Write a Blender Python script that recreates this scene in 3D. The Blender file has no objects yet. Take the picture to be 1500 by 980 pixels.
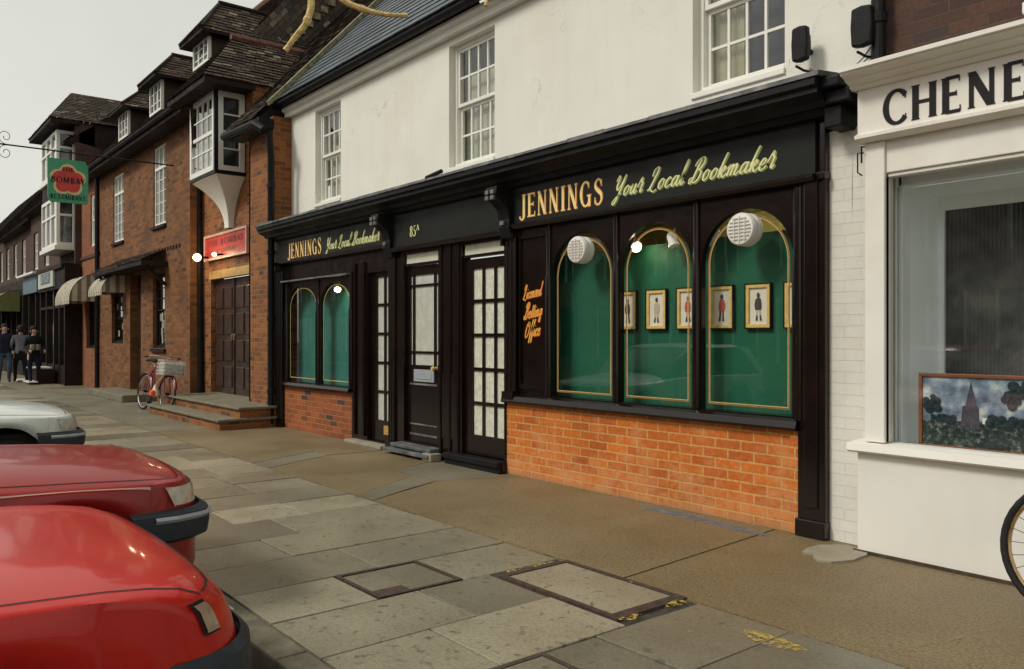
import bpy, bmesh, math, random
from mathutils import Vector, Matrix
R = math.radians
random.seed(7)
SC = bpy.context.scene
COL = SC.collection

# ---------------------------------------------------------------- camera, sky, sun, exposure
cam_d = bpy.data.cameras.new('camera'); cam = bpy.data.objects.new('camera', cam_d); COL.objects.link(cam)
cam.location = (0, 0, 1.35); cam.rotation_euler = (R(90), 0, R(51.1))
cam_d.lens = 28.8; cam_d.sensor_width = 36; cam_d.shift_y = 4/1500; cam_d.clip_end = 500; cam_d.clip_start = 0.05
SC.camera = cam
SUN_EL, SUN_AZ = 44, 198          # azimuth clockwise from +Y
W = bpy.data.worlds.new('World'); SC.world = W; W.use_nodes = True
nt = W.node_tree; nt.nodes.clear()
o_ = nt.nodes.new('ShaderNodeOutputWorld'); bg = nt.nodes.new('ShaderNodeBackground')
sky = nt.nodes.new('ShaderNodeTexSky'); sky.sky_type = 'NISHITA'; sky.sun_disc = False
sky.sun_elevation = R(SUN_EL); sky.sun_rotation = R(SUN_AZ); sky.air_density = 1.0; sky.dust_density = 4.0
hs = nt.nodes.new('ShaderNodeHueSaturation'); hs.inputs['Saturation'].default_value = 0.12; hs.inputs['Value'].default_value = 1.0
mx = nt.nodes.new('ShaderNodeMix'); mx.data_type = 'RGBA'; mx.inputs[0].default_value = 0.72
tc = nt.nodes.new('ShaderNodeTexCoord'); nz = nt.nodes.new('ShaderNodeTexNoise'); nz.inputs['Scale'].default_value = 2.2; nz.inputs['Detail'].default_value = 5
cr = nt.nodes.new('ShaderNodeValToRGB')
cr.color_ramp.elements[0].position = 0.3; cr.color_ramp.elements[0].color = (5.8, 5.85, 5.2, 1)
cr.color_ramp.elements[1].position = 0.72; cr.color_ramp.elements[1].color = (7.3, 7.25, 6.6, 1)
nt.links.new(tc.outputs['Generated'], nz.inputs['Vector']); nt.links.new(nz.outputs['Fac'], cr.inputs[0])
nt.links.new(sky.outputs[0], hs.inputs['Color']); nt.links.new(hs.outputs[0], mx.inputs[6]); nt.links.new(cr.outputs[0], mx.inputs[7])
nt.links.new(mx.outputs[2], bg.inputs[0]); nt.links.new(bg.outputs[0], o_.inputs[0]); bg.inputs[1].default_value = 0.10
sd = bpy.data.lights.new('sun', 'SUN'); sun = bpy.data.objects.new('sun', sd); COL.objects.link(sun)
sd.energy = 1.5; sd.angle = R(12); sd.color = (1, 0.95, 0.86)
az = R(SUN_AZ); el = R(SUN_EL)
dirv = Vector((math.sin(az)*math.cos(el), math.cos(az)*math.cos(el), math.sin(el)))
sun.rotation_euler = dirv.to_track_quat('Z', 'Y').to_euler()
SC.view_settings.view_transform = 'Standard'; SC.view_settings.look = 'None'
SC.view_settings.exposure = 0.33; SC.view_settings.gamma = 1; SC.view_settings.use_curve_mapping = False
SC.render.engine = 'CYCLES'
SC.cycles.max_bounces = 8; SC.cycles.transparent_max_bounces = 12

# ---------------------------------------------------------------- helpers
def col(o):
    COL.objects.link(o); return o
def wloc(o):
    v = Vector((0, 0, 0))
    while o is not None: v += o.location; o = o.parent
    return v
def tag(o, label=None, cat=None, group=None, kind=None):
    if label: o['label'] = label
    if cat: o['category'] = cat
    if group: o['group'] = group
    if kind: o['kind'] = kind
    return o
def empty(name, loc, label=None, cat=None, group=None):
    o = bpy.data.objects.new(name, None); o.location = loc; o.empty_display_size = .2
    return tag(col(o), label, cat, group)
def kids(o): return [c for c in bpy.data.objects if c.parent == o]
def copy_tree(o, parent=None):
    c = o.copy(); col(c); c.parent = parent
    for ch in kids(o): copy_tree(ch, c)
    return c

class MB:
    """collects faces in world coordinates; build() links them as one object"""
    def __init__(s): s.v = []; s.f = []; s.t = []; s.mi = []; s.tint = 0.5; s.m = 0
    def quad(s, *p):
        n = len(s.v); s.v += [Vector(q) for q in p]; s.f.append(tuple(range(n, n+len(p)))); s.t.append(s.tint); s.mi.append(s.m)
    def hexa(s, b, t):
        """b, t: 4 points each (ccw seen from the top)"""
        n = len(s.v); s.v += [Vector(q) for q in list(b)+list(t)]
        F = [(0, 3, 2, 1), (4, 5, 6, 7), (0, 1, 5, 4), (1, 2, 6, 5), (2, 3, 7, 6), (3, 0, 4, 7)]
        for f in F: s.f.append(tuple(n+i for i in f)); s.t.append(s.tint); s.mi.append(s.m)
    def box(s, x0, x1, y0, y1, z0, z1):
        if x0 > x1: x0, x1 = x1, x0
        if y0 > y1: y0, y1 = y1, y0
        if z0 > z1: z0, z1 = z1, z0
        s.hexa([(x0, y0, z0), (x1, y0, z0), (x1, y1, z0), (x0, y1, z0)], [(x0, y0, z1), (x1, y0, z1), (x1, y1, z1), (x0, y1, z1)])
    def prism(s, pts, axis, a, b):
        """pts 2-D outline, extruded from a to b on the axis ('x': pts=(y,z); 'y': pts=(x,z); 'z': pts=(x,y))"""
        def P(p, k):
            return {'x': (k, p[0], p[1]), 'y': (p[0], k, p[1]), 'z': (p[0], p[1], k)}[axis]
        n = len(s.v); N = len(pts)
        s.v += [Vector(P(p, a)) for p in pts] + [Vector(P(p, b)) for p in pts]
        fs = [tuple(n+i for i in range(N)), tuple(n+N+i for i in reversed(range(N)))]
        fs += [(n+i, n+N+i, n+N+(i+1) % N, n+(i+1) % N) for i in range(N)]
        for f in fs: s.f.append(f); s.t.append(s.tint); s.mi.append(s.m)
    def tube(s, pts, r, n=8, caps=True):
        pts = [Vector(p) for p in pts]; rr = r if isinstance(r, (list, tuple)) else [r]*len(pts)
        base = len(s.v); up = None
        for i, p in enumerate(pts):
            d = (pts[min(i+1, len(pts)-1)]-pts[max(i-1, 0)]).normalized()
            if up is None:
                up = Vector((0, 0, 1)) if abs(d.z) < .9 else Vector((1, 0, 0))
            a = d.cross(up).normalized(); b = a.cross(d).normalized(); up = b
            for k in range(n):
                t = 2*math.pi*k/n; s.v.append(p+(a*math.cos(t)+b*math.sin(t))*rr[i])
        for i in range(len(pts)-1):
            for k in range(n):
                k2 = (k+1) % n
                s.f.append((base+i*n+k, base+i*n+k2, base+(i+1)*n+k2, base+(i+1)*n+k)); s.t.append(s.tint); s.mi.append(s.m)
        if caps:
            for i in (0, len(pts)-1):
                f = [base+i*n+k for k in range(n)]
                s.f.append(tuple(f if i else reversed(f))); s.t.append(s.tint); s.mi.append(s.m)
    def lathe(s, c, axis, prof, n=24, caps=True):
        """prof: list of (r, h) along axis vector from c"""
        c = Vector(c); ax = Vector(axis).normalized()
        u = ax.orthogonal().normalized(); w = ax.cross(u); base = len(s.v)
        for r, h in prof:
            for k in range(n):
                t = 2*math.pi*k/n; s.v.append(c+ax*h+(u*math.cos(t)+w*math.sin(t))*r)
        for i in range(len(prof)-1):
            for k in range(n):
                k2 = (k+1) % n
                s.f.append((base+i*n+k, base+i*n+k2, base+(i+1)*n+k2, base+(i+1)*n+k)); s.t.append(s.tint); s.mi.append(s.m)
        if caps:
            s.f.append(tuple(base+k for k in reversed(range(n)))); s.t.append(s.tint); s.mi.append(s.m)
            e = base+(len(prof)-1)*n
            s.f.append(tuple(e+k for k in range(n))); s.t.append(s.tint); s.mi.append(s.m)
    def grid(s, rows):
        base = len(s.v); m = len(rows[0])
        for r in rows: s.v += [Vector(p) for p in r]
        for i in range(len(rows)-1):
            for j in range(m-1):
                s.f.append((base+i*m+j, base+i*m+j+1, base+(i+1)*m+j+1, base+(i+1)*m+j)); s.t.append(s.tint); s.mi.append(s.m)
    def build(s, name, mats, parent=None, smooth=False, bevel=0, weld=False, subsurf=0, solid=0, angle=40):
        me = bpy.data.meshes.new(name)
        off = wloc(parent) if parent is not None else Vector((0, 0, 0))
        me.from_pydata([tuple(v-off) for v in s.v], [], s.f)
        if not isinstance(mats, (list, tuple)): mats = [mats]
        for m in mats: me.materials.append(m)
        uv = me.uv_layers.new(name='UVMap'); at = me.attributes.new('tint', 'FLOAT', 'FACE')
        me.update()
        for p in me.polygons:
            n = p.normal; a = (abs(n.x), abs(n.y), abs(n.z))
            at.data[p.index].value = s.t[p.index]; p.material_index = min(s.mi[p.index], len(mats)-1)
            for li in p.loop_indices:
                v = s.v[me.loops[li].vertex_index]
                if a[2] > .8: q = (v.x, v.y)
                elif a[1] >= a[0]: q = (v.x, v.z/max(.35, math.sqrt(1-n.z*n.z)))
                else: q = (v.y+.11, v.z/max(.35, math.sqrt(1-n.z*n.z)))
                uv.data[li].uv = q
        if weld:
            bm = bmesh.new(); bm.from_mesh(me); bmesh.ops.remove_doubles(bm, verts=bm.verts, dist=1e-5); bmesh.ops.recalc_face_normals(bm, faces=bm.faces); bm.to_mesh(me); bm.free()
        if smooth:
            me.polygons.foreach_set('use_smooth', [True]*len(me.polygons))
            try: me.set_sharp_from_angle(angle=R(angle))
            except Exception: pass
        o = bpy.data.objects.new(name, me); col(o); o.parent = parent
        if solid:
            md = o.modifiers.new('solid', 'SOLIDIFY'); md.thickness = solid
        if bevel:
            md = o.modifiers.new('bevel', 'BEVEL'); md.width = bevel; md.segments = 2; md.limit_method = 'ANGLE'; md.angle_limit = R(35)
        if subsurf:
            md = o.modifiers.new('sub', 'SUBSURF'); md.levels = subsurf; md.render_levels = subsurf
        return o

def bxo(name, mat, parent, *b, bevel=0):
    m = MB(); m.box(*b); return m.build(name, mat, parent, bevel=bevel)

# ---------------------------------------------------------------- materials
def newmat(name):
    m = bpy.data.materials.new(name); m.use_nodes = True
    return m, m.node_tree, m.node_tree.nodes['Principled BSDF']
def rgba(c): return (c[0], c[1], c[2], 1)
def uvnode(nt, scale=(1, 1, 1)):
    t = nt.nodes.new('ShaderNodeUVMap'); mp = nt.nodes.new('ShaderNodeMapping'); mp.inputs['Scale'].default_value = scale
    nt.links.new(t.outputs[0], mp.inputs[0]); return mp.outputs[0]
def objnode(nt):
    t = nt.nodes.new('ShaderNodeTexCoord'); return t.outputs['Object']
def noise(nt, vec, scale, detail=4, rough=.55):
    n = nt.nodes.new('ShaderNodeTexNoise'); n.inputs['Scale'].default_value = scale; n.inputs['Detail'].default_value = detail; n.inputs['Roughness'].default_value = rough
    nt.links.new(vec, n.inputs['Vector']); return n.outputs['Fac']
def ramp(nt, fac, stops):
    c = nt.nodes.new('ShaderNodeValToRGB'); nt.links.new(fac, c.inputs[0]); e = c.color_ramp.elements
    e[0].position = stops[0][0]; e[0].color = rgba(stops[0][1]); e[1].position = stops[-1][0]; e[1].color = rgba(stops[-1][1])
    for p, c_ in stops[1:-1]:
        q = e.new(p); q.color = rgba(c_)
    return c.outputs[0]
def mixc(nt, fac, a, b, mode='MIX'):
    m = nt.nodes.new('ShaderNodeMix'); m.data_type = 'RGBA'; m.blend_type = mode
    for k, s in ((0, fac), (6, a), (7, b)):
        if isinstance(s, (int, float)): m.inputs[k].default_value = s
        elif isinstance(s, tuple): m.inputs[k].default_value = rgba(s)
        else: nt.links.new(s, m.inputs[k])
    return m.outputs[2]
def math_(nt, op, a, b=None):
    m = nt.nodes.new('ShaderNodeMath'); m.operation = op
    for k, s in enumerate((a, b)):
        if s is None: continue
        if isinstance(s, (int, float)): m.inputs[k].default_value = s
        else: nt.links.new(s, m.inputs[k])
    return m.outputs[0]
def bump(nt, bs, h, strength=.4, dist=.01):
    b = nt.nodes.new('ShaderNodeBump'); b.inputs['Strength'].default_value = strength; b.inputs['Distance'].default_value = dist
    nt.links.new(h, b.inputs['Height']); nt.links.new(b.outputs[0], bs.inputs['Normal'])

def plain(name, c, rough=.5, var=.18, scale=6, bmp=.15, metal=0, coat=0, dirt=None, fine=60, streak=None):
    m, nt, bs = newmat(name); v = objnode(nt)
    n = noise(nt, v, scale, 5); k = tuple(x*(1-var) for x in c); k2 = tuple(min(1, x*(1+var)) for x in c)
    cc = ramp(nt, n, [(.3, k), (.7, k2)])
    if dirt:
        d = noise(nt, v, scale*.45, 6, .7); cc = mixc(nt, ramp(nt, d, [(.5, (0, 0, 0)), (.72, (1, 1, 1))]), cc, dirt)
    if streak:   # rain streaks and patchy paint
        tc_ = nt.nodes.new('ShaderNodeMapping'); tc_.inputs['Scale'].default_value = (5, 5, .45); nt.links.new(v, tc_.inputs[0])
        cc = mixc(nt, ramp(nt, noise(nt, tc_.outputs[0], 1.0, 6, .7), [(.50, (0, 0, 0)), (.75, (.28, .28, .28))]), cc, streak)
        vo = nt.nodes.new('ShaderNodeTexVoronoi'); vo.feature = 'DISTANCE_TO_EDGE'; vo.inputs['Scale'].default_value = .55; wr = nt.nodes.new('ShaderNodeVectorMath'); wr.operation = 'ADD'
        cb = nt.nodes.new('ShaderNodeCombineXYZ'); nt.links.new(noise(nt, v, 5, 4), cb.inputs[0]); nt.links.new(noise(nt, v, 4, 4), cb.inputs[2]); nt.links.new(cb.outputs[0], wr.inputs[0]); nt.links.new(v, wr.inputs[1]); nt.links.new(wr.outputs[0], vo.inputs['Vector'])
        ck = math_(nt, 'MULTIPLY', ramp(nt, vo.outputs['Distance'], [(.0, (1, 1, 1)), (.006, (0, 0, 0))]), ramp(nt, noise(nt, v, .9, 2), [(.5, (0, 0, 0)), (.6, (.45 if 'render' in name else 0,)*3)])); cc = mixc(nt, ck, cc, (.30, .28, .23))
    nt.links.new(cc, bs.inputs['Base Color']); bs.inputs['Roughness'].default_value = rough; bs.inputs['Metallic'].default_value = metal
    nt.links.new(ramp(nt, noise(nt, v, scale*1.7, 6, .7), [(.3, (rough*.75,)*3), (.72, (min(1, rough*1.5),)*3)]), bs.inputs['Roughness'])
    bs.inputs['Coat Weight'].default_value = coat; bs.inputs['Coat Roughness'].default_value = .08
    if max(c) < .05: bs.inputs['Specular IOR Level'].default_value = .45 if rough < .3 else .2
    if bmp: bump(nt, bs, noise(nt, v, fine, 3), bmp, .004)
    return m

def brick(name, c1, c2, mortar, bw=.225, bh=.075, ms=.011, dark=.0, stain=None, low=None, darkc=(.05, .03, .025), amp=1.0):
    m, nt, bs = newmat(name); v = uvnode(nt)
    wv = noise(nt, v, 9, 2); 
    off = nt.nodes.new('ShaderNodeVectorMath'); off.operation = 'MULTIPLY_ADD'
    cb = nt.nodes.new('ShaderNodeCombineXYZ'); nt.links.new(wv, cb.inputs[0]); nt.links.new(noise(nt, v, 7.3, 2), cb.inputs[1])
    nt.links.new(cb.outputs[0], off.inputs[0]); off.inputs[1].default_value = (.008, .008, 0); nt.links.new(v, off.inputs[2])
    b = nt.nodes.new('ShaderNodeTexBrick'); nt.links.new(off.outputs[0], b.inputs['Vector'])
    b.inputs['Color1'].default_value = rgba(c1); b.inputs['Color2'].default_value = rgba(c2); b.inputs['Mortar'].default_value = rgba(mortar)
    b.inputs['Scale'].default_value = 1; b.inputs['Brick Width'].default_value = bw; b.inputs['Row Height'].default_value = bh
    b.inputs['Mortar Size'].default_value = ms*.55; b.inputs['Mortar Smooth'].default_value = .25; b.inputs['Bias'].default_value = -.1
    cc = b.outputs['Color']; fac = b.outputs['Fac']
    n1 = noise(nt, v, 30, 4); cc = mixc(nt, 1.0, cc, ramp(nt, n1, [(.25, (1-.28*amp,)*3), (.75, (1+.2*amp, 1+.18*amp, 1+.12*amp))]), 'MULTIPLY')
    if dark:
        b2 = nt.nodes.new('ShaderNodeTexBrick'); nt.links.new(off.outputs[0], b2.inputs['Vector'])
        b2.inputs['Color1'].default_value = (0, 0, 0, 1); b2.inputs['Color2'].default_value = (1, 1, 1, 1); b2.inputs['Mortar'].default_value = (0, 0, 0, 1)
        b2.inputs['Scale'].default_value = 1; b2.inputs['Brick Width'].default_value = bw; b2.inputs['Row Height'].default_value = bh; b2.inputs['Mortar Size'].default_value = ms*.55; b2.inputs['Bias'].default_value = 0
        cc = mixc(nt, ramp(nt, b2.outputs['Color'], [(1-dark, (0, 0, 0)), (1-dark+.1, (1, 1, 1))]), cc, darkc)
    big = noise(nt, v, 1.3, 5); cc = mixc(nt, 1.0, cc, ramp(nt, big, [(.3, (.8, .8, .8)), (.7, (1.1, 1.1, 1.1))]), 'MULTIPLY')
    if stain:
        s = noise(nt, v, 3.2, 6, .65); cc = mixc(nt, ramp(nt, s, [(.52, (0, 0, 0)), (.74, (.75, .75, .75))]), cc, stain)
    if low:   # lime bloom and mortar smears left along the foot of the wall
        sp = nt.nodes.new('ShaderNodeSeparateXYZ'); nt.links.new(v, sp.inputs[0]); a_ = noise(nt, v, 4.5, 7, .75)
        q = math_(nt, 'ADD', a_, math_(nt, 'MULTIPLY', sp.outputs[1], -.42)); cc = mixc(nt, ramp(nt, q, [(.34, (0, 0, 0)), (.56, (.55, .55, .55))]), cc, low)
        cc = mixc(nt, ramp(nt, sp.outputs[1], [(.0, (.8, .8, .8)), (.045, (0, 0, 0))]), cc, (.30, .20, .09))
    nt.links.new(cc, bs.inputs['Base Color']); bs.inputs['Roughness'].default_value = .85
    h = mixc(nt, .25, math_(nt, 'SUBTRACT', 1, fac), n1)
    bump(nt, bs, h, .7, .008)
    return m

def tinted(name, stops, rough=.7, sp=28, bmp=.5, spk=None, dist=.004, bigs=1.2, amp=1.0):
    """per-piece colour from the face tint attribute"""
    m, nt, bs = newmat(name); a = nt.nodes.new('ShaderNodeAttribute'); a.attribute_name = 'tint'
    v = objnode(nt); cc = ramp(nt, a.outputs['Fac'], stops)
    n = noise(nt, v, sp, 6, .7); cc = mixc(nt, 1.0, cc, ramp(nt, n, [(.3, (1-.32*amp, 1-.32*amp, 1-.34*amp)), (.7, (1+.22*amp, 1+.22*amp, 1+.2*amp))]), 'MULTIPLY')
    g = noise(nt, v, bigs, 6, .6); cc = mixc(nt, 1.0, cc, ramp(nt, g, [(.3, (.72, .71, .66)), (.7, (1.14, 1.14, 1.13))]), 'MULTIPLY')
    if spk:
        s = noise(nt, v, spk, 3, .6); cc = mixc(nt, ramp(nt, s, [(.58, (0, 0, 0)), (.68, (.8, .8, .8))]), cc, (.09, .085, .07))
    nt.links.new(cc, bs.inputs['Base Color'])
    rr = ramp(nt, g, [(.3, (rough*.75,)*3), (.7, (min(1, rough*1.15),)*3)]); nt.links.new(rr, bs.inputs['Roughness'])
    bump(nt, bs, n, bmp, dist)
    return m

def glassmat(name, tint=(1, 1, 1), boost=1.0, rough=.0, wavy=.0):
    m, nt, bs = newmat(name); nt.nodes.remove(bs); out = nt.nodes['Material Output']
    t = nt.nodes.new('ShaderNodeBsdfTransparent'); t.inputs[0].default_value = rgba(tint)
    g = nt.nodes.new('ShaderNodeBsdfGlossy'); g.inputs['Roughness'].default_value = rough
    f = nt.nodes.new('ShaderNodeFresnel'); ge = nt.nodes.new('ShaderNodeNewGeometry'); mr = nt.nodes.new('ShaderNodeMapRange')
    mr.inputs['To Min'].default_value = 1.5; mr.inputs['To Max'].default_value = 1/1.5; nt.links.new(ge.outputs['Backfacing'], mr.inputs['Value']); nt.links.new(mr.outputs[0], f.inputs[0])
    if wavy:
        v = objnode(nt); b = nt.nodes.new('ShaderNodeBump'); b.inputs['Strength'].default_value = wavy; b.inputs['Distance'].default_value = .02
        nt.links.new(noise(nt, v, 2.5, 1), b.inputs['Height']); nt.links.new(b.outputs[0], g.inputs['Normal'])
    mx = nt.nodes.new('ShaderNodeMixShader'); nt.links.new(math_(nt, 'MULTIPLY', f.outputs[0], 1.7*boost), mx.inputs[0])
    nt.links.new(t.outputs[0], mx.inputs[1]); nt.links.new(g.outputs[0], mx.inputs[2]); nt.links.new(mx.outputs[0], out.inputs[0])
    return m
def emis(name, c, s):
    m, nt, bs = newmat(name); bs.inputs['Base Color'].default_value = rgba(c); bs.inputs['Emission Color'].default_value = rgba(c); bs.inputs['Emission Strength'].default_value = s
    return m
def carpaint(name, c, coat=1, rough=.35):
    m, nt, bs = newmat(name); v = objnode(nt)
    n = noise(nt, v, 3, 6, .7); cc = ramp(nt, n, [(.3, tuple(x*.86 for x in c)), (.7, tuple(min(1, x*1.08) for x in c))])
    d = noise(nt, v, 160, 2); cc = mixc(nt, ramp(nt, d, [(.66, (0, 0, 0)), (.76, (.18, .18, .18))]), cc, (.35, .3, .25))
    nt.links.new(cc, bs.inputs['Base Color']); bs.inputs['Roughness'].default_value = rough
    bs.inputs['Coat Weight'].default_value = coat*.6; bs.inputs['Coat Roughness'].default_value = .07; bs.inputs['Specular IOR Level'].default_value = .25
    return m

M = {}
M['brick_shop'] = brick('orange_brick', (.60, .155, .015), (.42, .085, .010), (.58, .30, .09), ms=.015, stain=(.58, .28, .10), low=(.60, .31, .13))
M['brick_shop_dark'] = brick('red_brick_weathered', (.34, .09, .022), (.20, .05, .014), (.32, .17, .07), ms=.012, dark=.08)
M['brick_left'] = brick('brown_orange_brick', (.25, .092, .022), (.11, .040, .012), (.155, .085, .034), dark=.07, ms=.012, darkc=(.06, .032, .02))
M['brick_pier'] = brick('mixed_brick', (.31, .105, .025), (.13, .042, .013), (.25, .155, .07), dark=.09, bw=.19, darkc=(.06, .035, .024))
M['brick_dark'] = brick('dark_brown_brick', (.09, .04, .025), (.055, .025, .018), (.08, .05, .035), dark=.2)
M['brick_white'] = brick('white_painted_brick', (.74, .72, .65), (.71, .69, .62), (.70, .68, .60), ms=.004, stain=(.66, .62, .54), amp=.15)
M['brick_opp'] = brick('opposite_brick', (.22, .10, .06), (.16, .07, .045), (.3, .25, .2))
M['render'] = plain('cream_render', (.75, .735, .655), .85, .05, 1.1, .35, dirt=(.68, .655, .56), fine=30, streak=(.60, .57, .47))
M['white'] = plain('white_gloss_paint', (.78, .77, .70), .35, .05, 3, .08)
M['white_old'] = plain('white_shop_paint', (.77, .745, .68), .5, .05, 1.3, .2, dirt=(.68, .62, .53), streak=(.66, .61, .53))
M['grey_white'] = plain('grey_white_paint', (.84, .89, .88), .5, .06, 2, .1)
M['black'] = plain('black_gloss_paint', (.008, .004, .003), .16, .3, 5, .12, coat=0, fine=14)
M['black_matt'] = plain('black_satin_paint', (.009, .009, .010), .42, .3, 5, .3)
M['fascia'] = plain('fascia_black_board', (.013, .014, .012), .40, .25, 1.5, .25, fine=18)
M['iron'] = plain('black_iron', (.008, .008, .009), .45, .3, 8, .3)
M['lead'] = plain('lead_flashing', (.10, .105, .105), .55, .5, 7, .5, dirt=(.26, .26, .23))
M['moss'] = plain('mossy_mortar', (.20, .19, .11), .95, .5, 14, .8, fine=40)
M['gutter_board'] = plain('cream_eaves_board', (.66, .65, .58), .6, .1, 2, .2)
M['slate'] = tinted('slate_tiles', [(0, (.028, .042, .052)), (1, (.075, .10, .12))], .42, 20, .4)
M['tile'] = tinted('clay_roof_tiles', [(0, (.018, .012, .008)), (.55, (.050, .031, .018)), (.9, (.085, .050, .027)), (.96, (.15, .13, .09)), (1, (.22, .19, .14))], .8, 30, .7)
M['ridge'] = plain('red_ridge_tiles', (.14, .055, .035), .85, .4, 10, .5)
M['slab'] = tinted('york_stone_slabs', [(0, (.15, .136, .10)), (.5, (.255, .225, .162)), (1, (.38, .34, .25))], .34, 55, .45, spk=17)
M['screed'] = tinted('buff_tarmac', [(0, (.235, .180, .100)), (.5, (.225, .165, .085)), (1, (.20, .188, .142))], .55, 70, .9, bigs=1.0, spk=30, amp=1.9, dist=.008)
M['joint'] = plain('joint_grit', (.05, .042, .03), .95, .4, 30, .5)
M['kerb'] = plain('kerb_stone', (.16, .14, .095), .8, .35, 9, .6, dirt=(.08, .07, .05))
M['asphalt'] = plain('asphalt', (.05, .05, .048), .85, .3, 20, .8, fine=120)
M['iron_cover'] = plain('rusty_cover_frame', (.055, .032, .022), .7, .5, 18, .6)
M['yellow_paint'] = plain('worn_yellow_paint', (.46, .33, .09), .7, .3, 40, .3)
M['stone'] = plain('step_stone', (.17, .155, .105), .75, .25, 7, .5, dirt=(.11, .095, .06))
M['patch'] = plain('cement_patch', (.27, .24, .17), .85, .15, 6, .4)
M['patch_dark'] = plain('blue_grey_patch', (.13, .13, .135), .8, .3, 14, .5)
M['glass'] = glassmat('window_glass', (.93, .97, .95), 1.3, wavy=.12)
M['glass_shop'] = glassmat('shop_glass', (.98, .99, .985), .95, wavy=.02)
M['green'] = plain('green_display_backing', (.0008, .100, .047), .65, .12, 3, .05)
M['gold'] = plain('gold_leaf', (.72, .50, .16), .35, .15, 20, .2)
M['gold_dark'] = plain('brown_gold_line', (.26, .12, .035), .5, .2, 20, .1)
M['gold_text'] = plain('pale_gold_lettering', (.93, .70, .27), .45, .08, 30, .1)
M['orange_text'] = plain('orange_outline', (.60, .22, .03), .5, .1, 30, 0)
M['lime_text'] = plain('pale_lime_lettering', (.78, .76, .36), .45, .08, 30, .1)
M['lime_shadow'] = plain('olive_letter_shade', (.22, .30, .10), .5, .1, 30, .1)
M['red_text'] = plain('orange_red_lettering', (.85, .17, .02), .5, .15, 30, 0)
M['yel_text'] = plain('yellow_lettering', (.85, .50, .08), .5, .15, 30, 0)
M['black_text'] = plain('black_lettering', (.012, .012, .012), .4, .1, 30, 0)
M['frosted'] = plain('frosted_door_panes', (.62, .62, .50), .35, .18, 24, .5, fine=45, dirt=(.48, .47, .37))
M['frosted_grey'] = plain('net_curtain_grey', (.46, .47, .40), .6, .12, 14, .2)
M['transom'] = plain('transom_glass', (.60, .60, .47), .3, .1, 6, .1)
M['blind'] = plain('beige_blind', (.44, .42, .33), .8, .12, 3, .1)
M['curtain'] = plain('pale_curtain', (.50, .46, .30), .9, .12, 8, .3)
M['dark_room'] = plain('dim_room', (.035, .04, .045), .8, .4, 3, 0)
M['yellow_wall'] = plain('yellow_inner_wall', (.62, .54, .20), .8, .1, 2, 0)
M['plastic'] = plain('white_plastic', (.74, .73, .68), .4, .05, 5, .05)
M['shadow_slot'] = plain('grille_slot', (.46, .40, .33), .7, .1, 5, 0)
M['red_paint'] = carpaint('bright_red_car_paint', (.50, .012, .005), .6)
M['dark_red_paint'] = carpaint('dark_red_car_paint', (.28, .014, .010), .6)
M['silver_paint'] = carpaint('pale_grey_car_paint', (.64, .68, .63))
M['blue_paint'] = carpaint('blue_car_paint', (.05, .08, .16))
M['bumper'] = plain('grey_plastic_bumper', (.032, .038, .046), .5, .15, 8, .3)
M['rubber'] = plain('tyre_rubber', (.02, .02, .02), .8, .2, 10, .3)
M['chrome'] = plain('chrome', (.6, .6, .6), .15, .05, 5, 0, metal=1)
M['rust_chrome'] = plain('tarnished_brass_rim', (.50, .34, .18), .3, .3, 12, .1, metal=1)
M['alloy'] = plain('wheel_silver', (.45, .45, .45), .4, .1, 5, 0, metal=.6)
M['lens'] = plain('headlamp_lens', (.50, .48, .42), .15, .2, 20, .3, coat=1)
M['amber'] = plain('indicator_lens', (.36, .25, .15), .25, .15, 20, .2, coat=1)
M['bumper_strip'] = plain('bumper_strip', (.30, .33, .35), .4, .1, 8, 0)
M['car_glass'] = plain('tinted_car_glass', (.02, .025, .025), .06, .1, 3, 0, coat=1)
M['bulb'] = emis('lit_bulb', (1, .80, .48), 18)
M['globe'] = emis('lit_globe', (1, .70, .45), 2.6)
M['sign_red'] = plain('red_sign_board', (.42, .028, .018), .4, .25, 5, .1)
M['sign_dark'] = plain('dark_sign_lettering', (.09, .02, .02), .5, .2, 20, 0)
M['sign_pink'] = plain('pink_sign_frame', (.55, .34, .27), .5, .15, 5, 0)
M['sign_green'] = plain('green_sign_board', (.05, .30, .16), .45, .15, 6, .1)
M['sign_flower'] = plain('red_flower', (.50, .045, .03), .5, .2, 10, 0)
M['sign_cream'] = plain('cream_flower_edge', (.62, .50, .26), .5, .1, 10, 0)
M['wood_dark'] = plain('dark_stained_wood', (.045, .025, .018), .35, .4, 4, .4, coat=.3)
M['wood_lintel'] = plain('varnished_lintel', (.42, .25, .07), .5, .2, 8, .2)
M['timber'] = plain('dark_timber', (.016, .010, .008), .6, .4, 4, .3)
M['bike_red'] = plain('maroon_bicycle_paint', (.20, .012, .02), .3, .2, 8, 0, coat=.6)
M['bike_green'] = plain('dark_bicycle_paint', (.02, .03, .025), .3, .2, 8, 0, coat=.6)
M['basket'] = plain('white_basket', (.55, .55, .50), .6, .2, 20, .2)
M['bag_white'] = plain('white_bag', (.75, .65, .50), .5, .1, 10, .1)
M['bag_orange'] = plain('orange_bag', (.85, .12, .02), .5, .1, 10, .1)
M['print_paper'] = plain('ivory_print_paper', (.72, .68, .55), .7, .05, 8, 0)
M['frame_black'] = plain('black_frame_edge', (.015, .012, .01), .4, .1, 8, 0)
M['ink'] = plain('dark_ink', (.06, .045, .035), .8, .3, 60, 0)
M['coat_red'] = plain('red_coat_ink', (.50, .10, .06), .8, .2, 60, 0)
M['buff_ink'] = plain('buff_ink', (.50, .42, .30), .8, .2, 60, 0)
M['canvas_frame'] = plain('brown_picture_frame', (.20, .065, .02), .45, .2, 12, .1)
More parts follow.
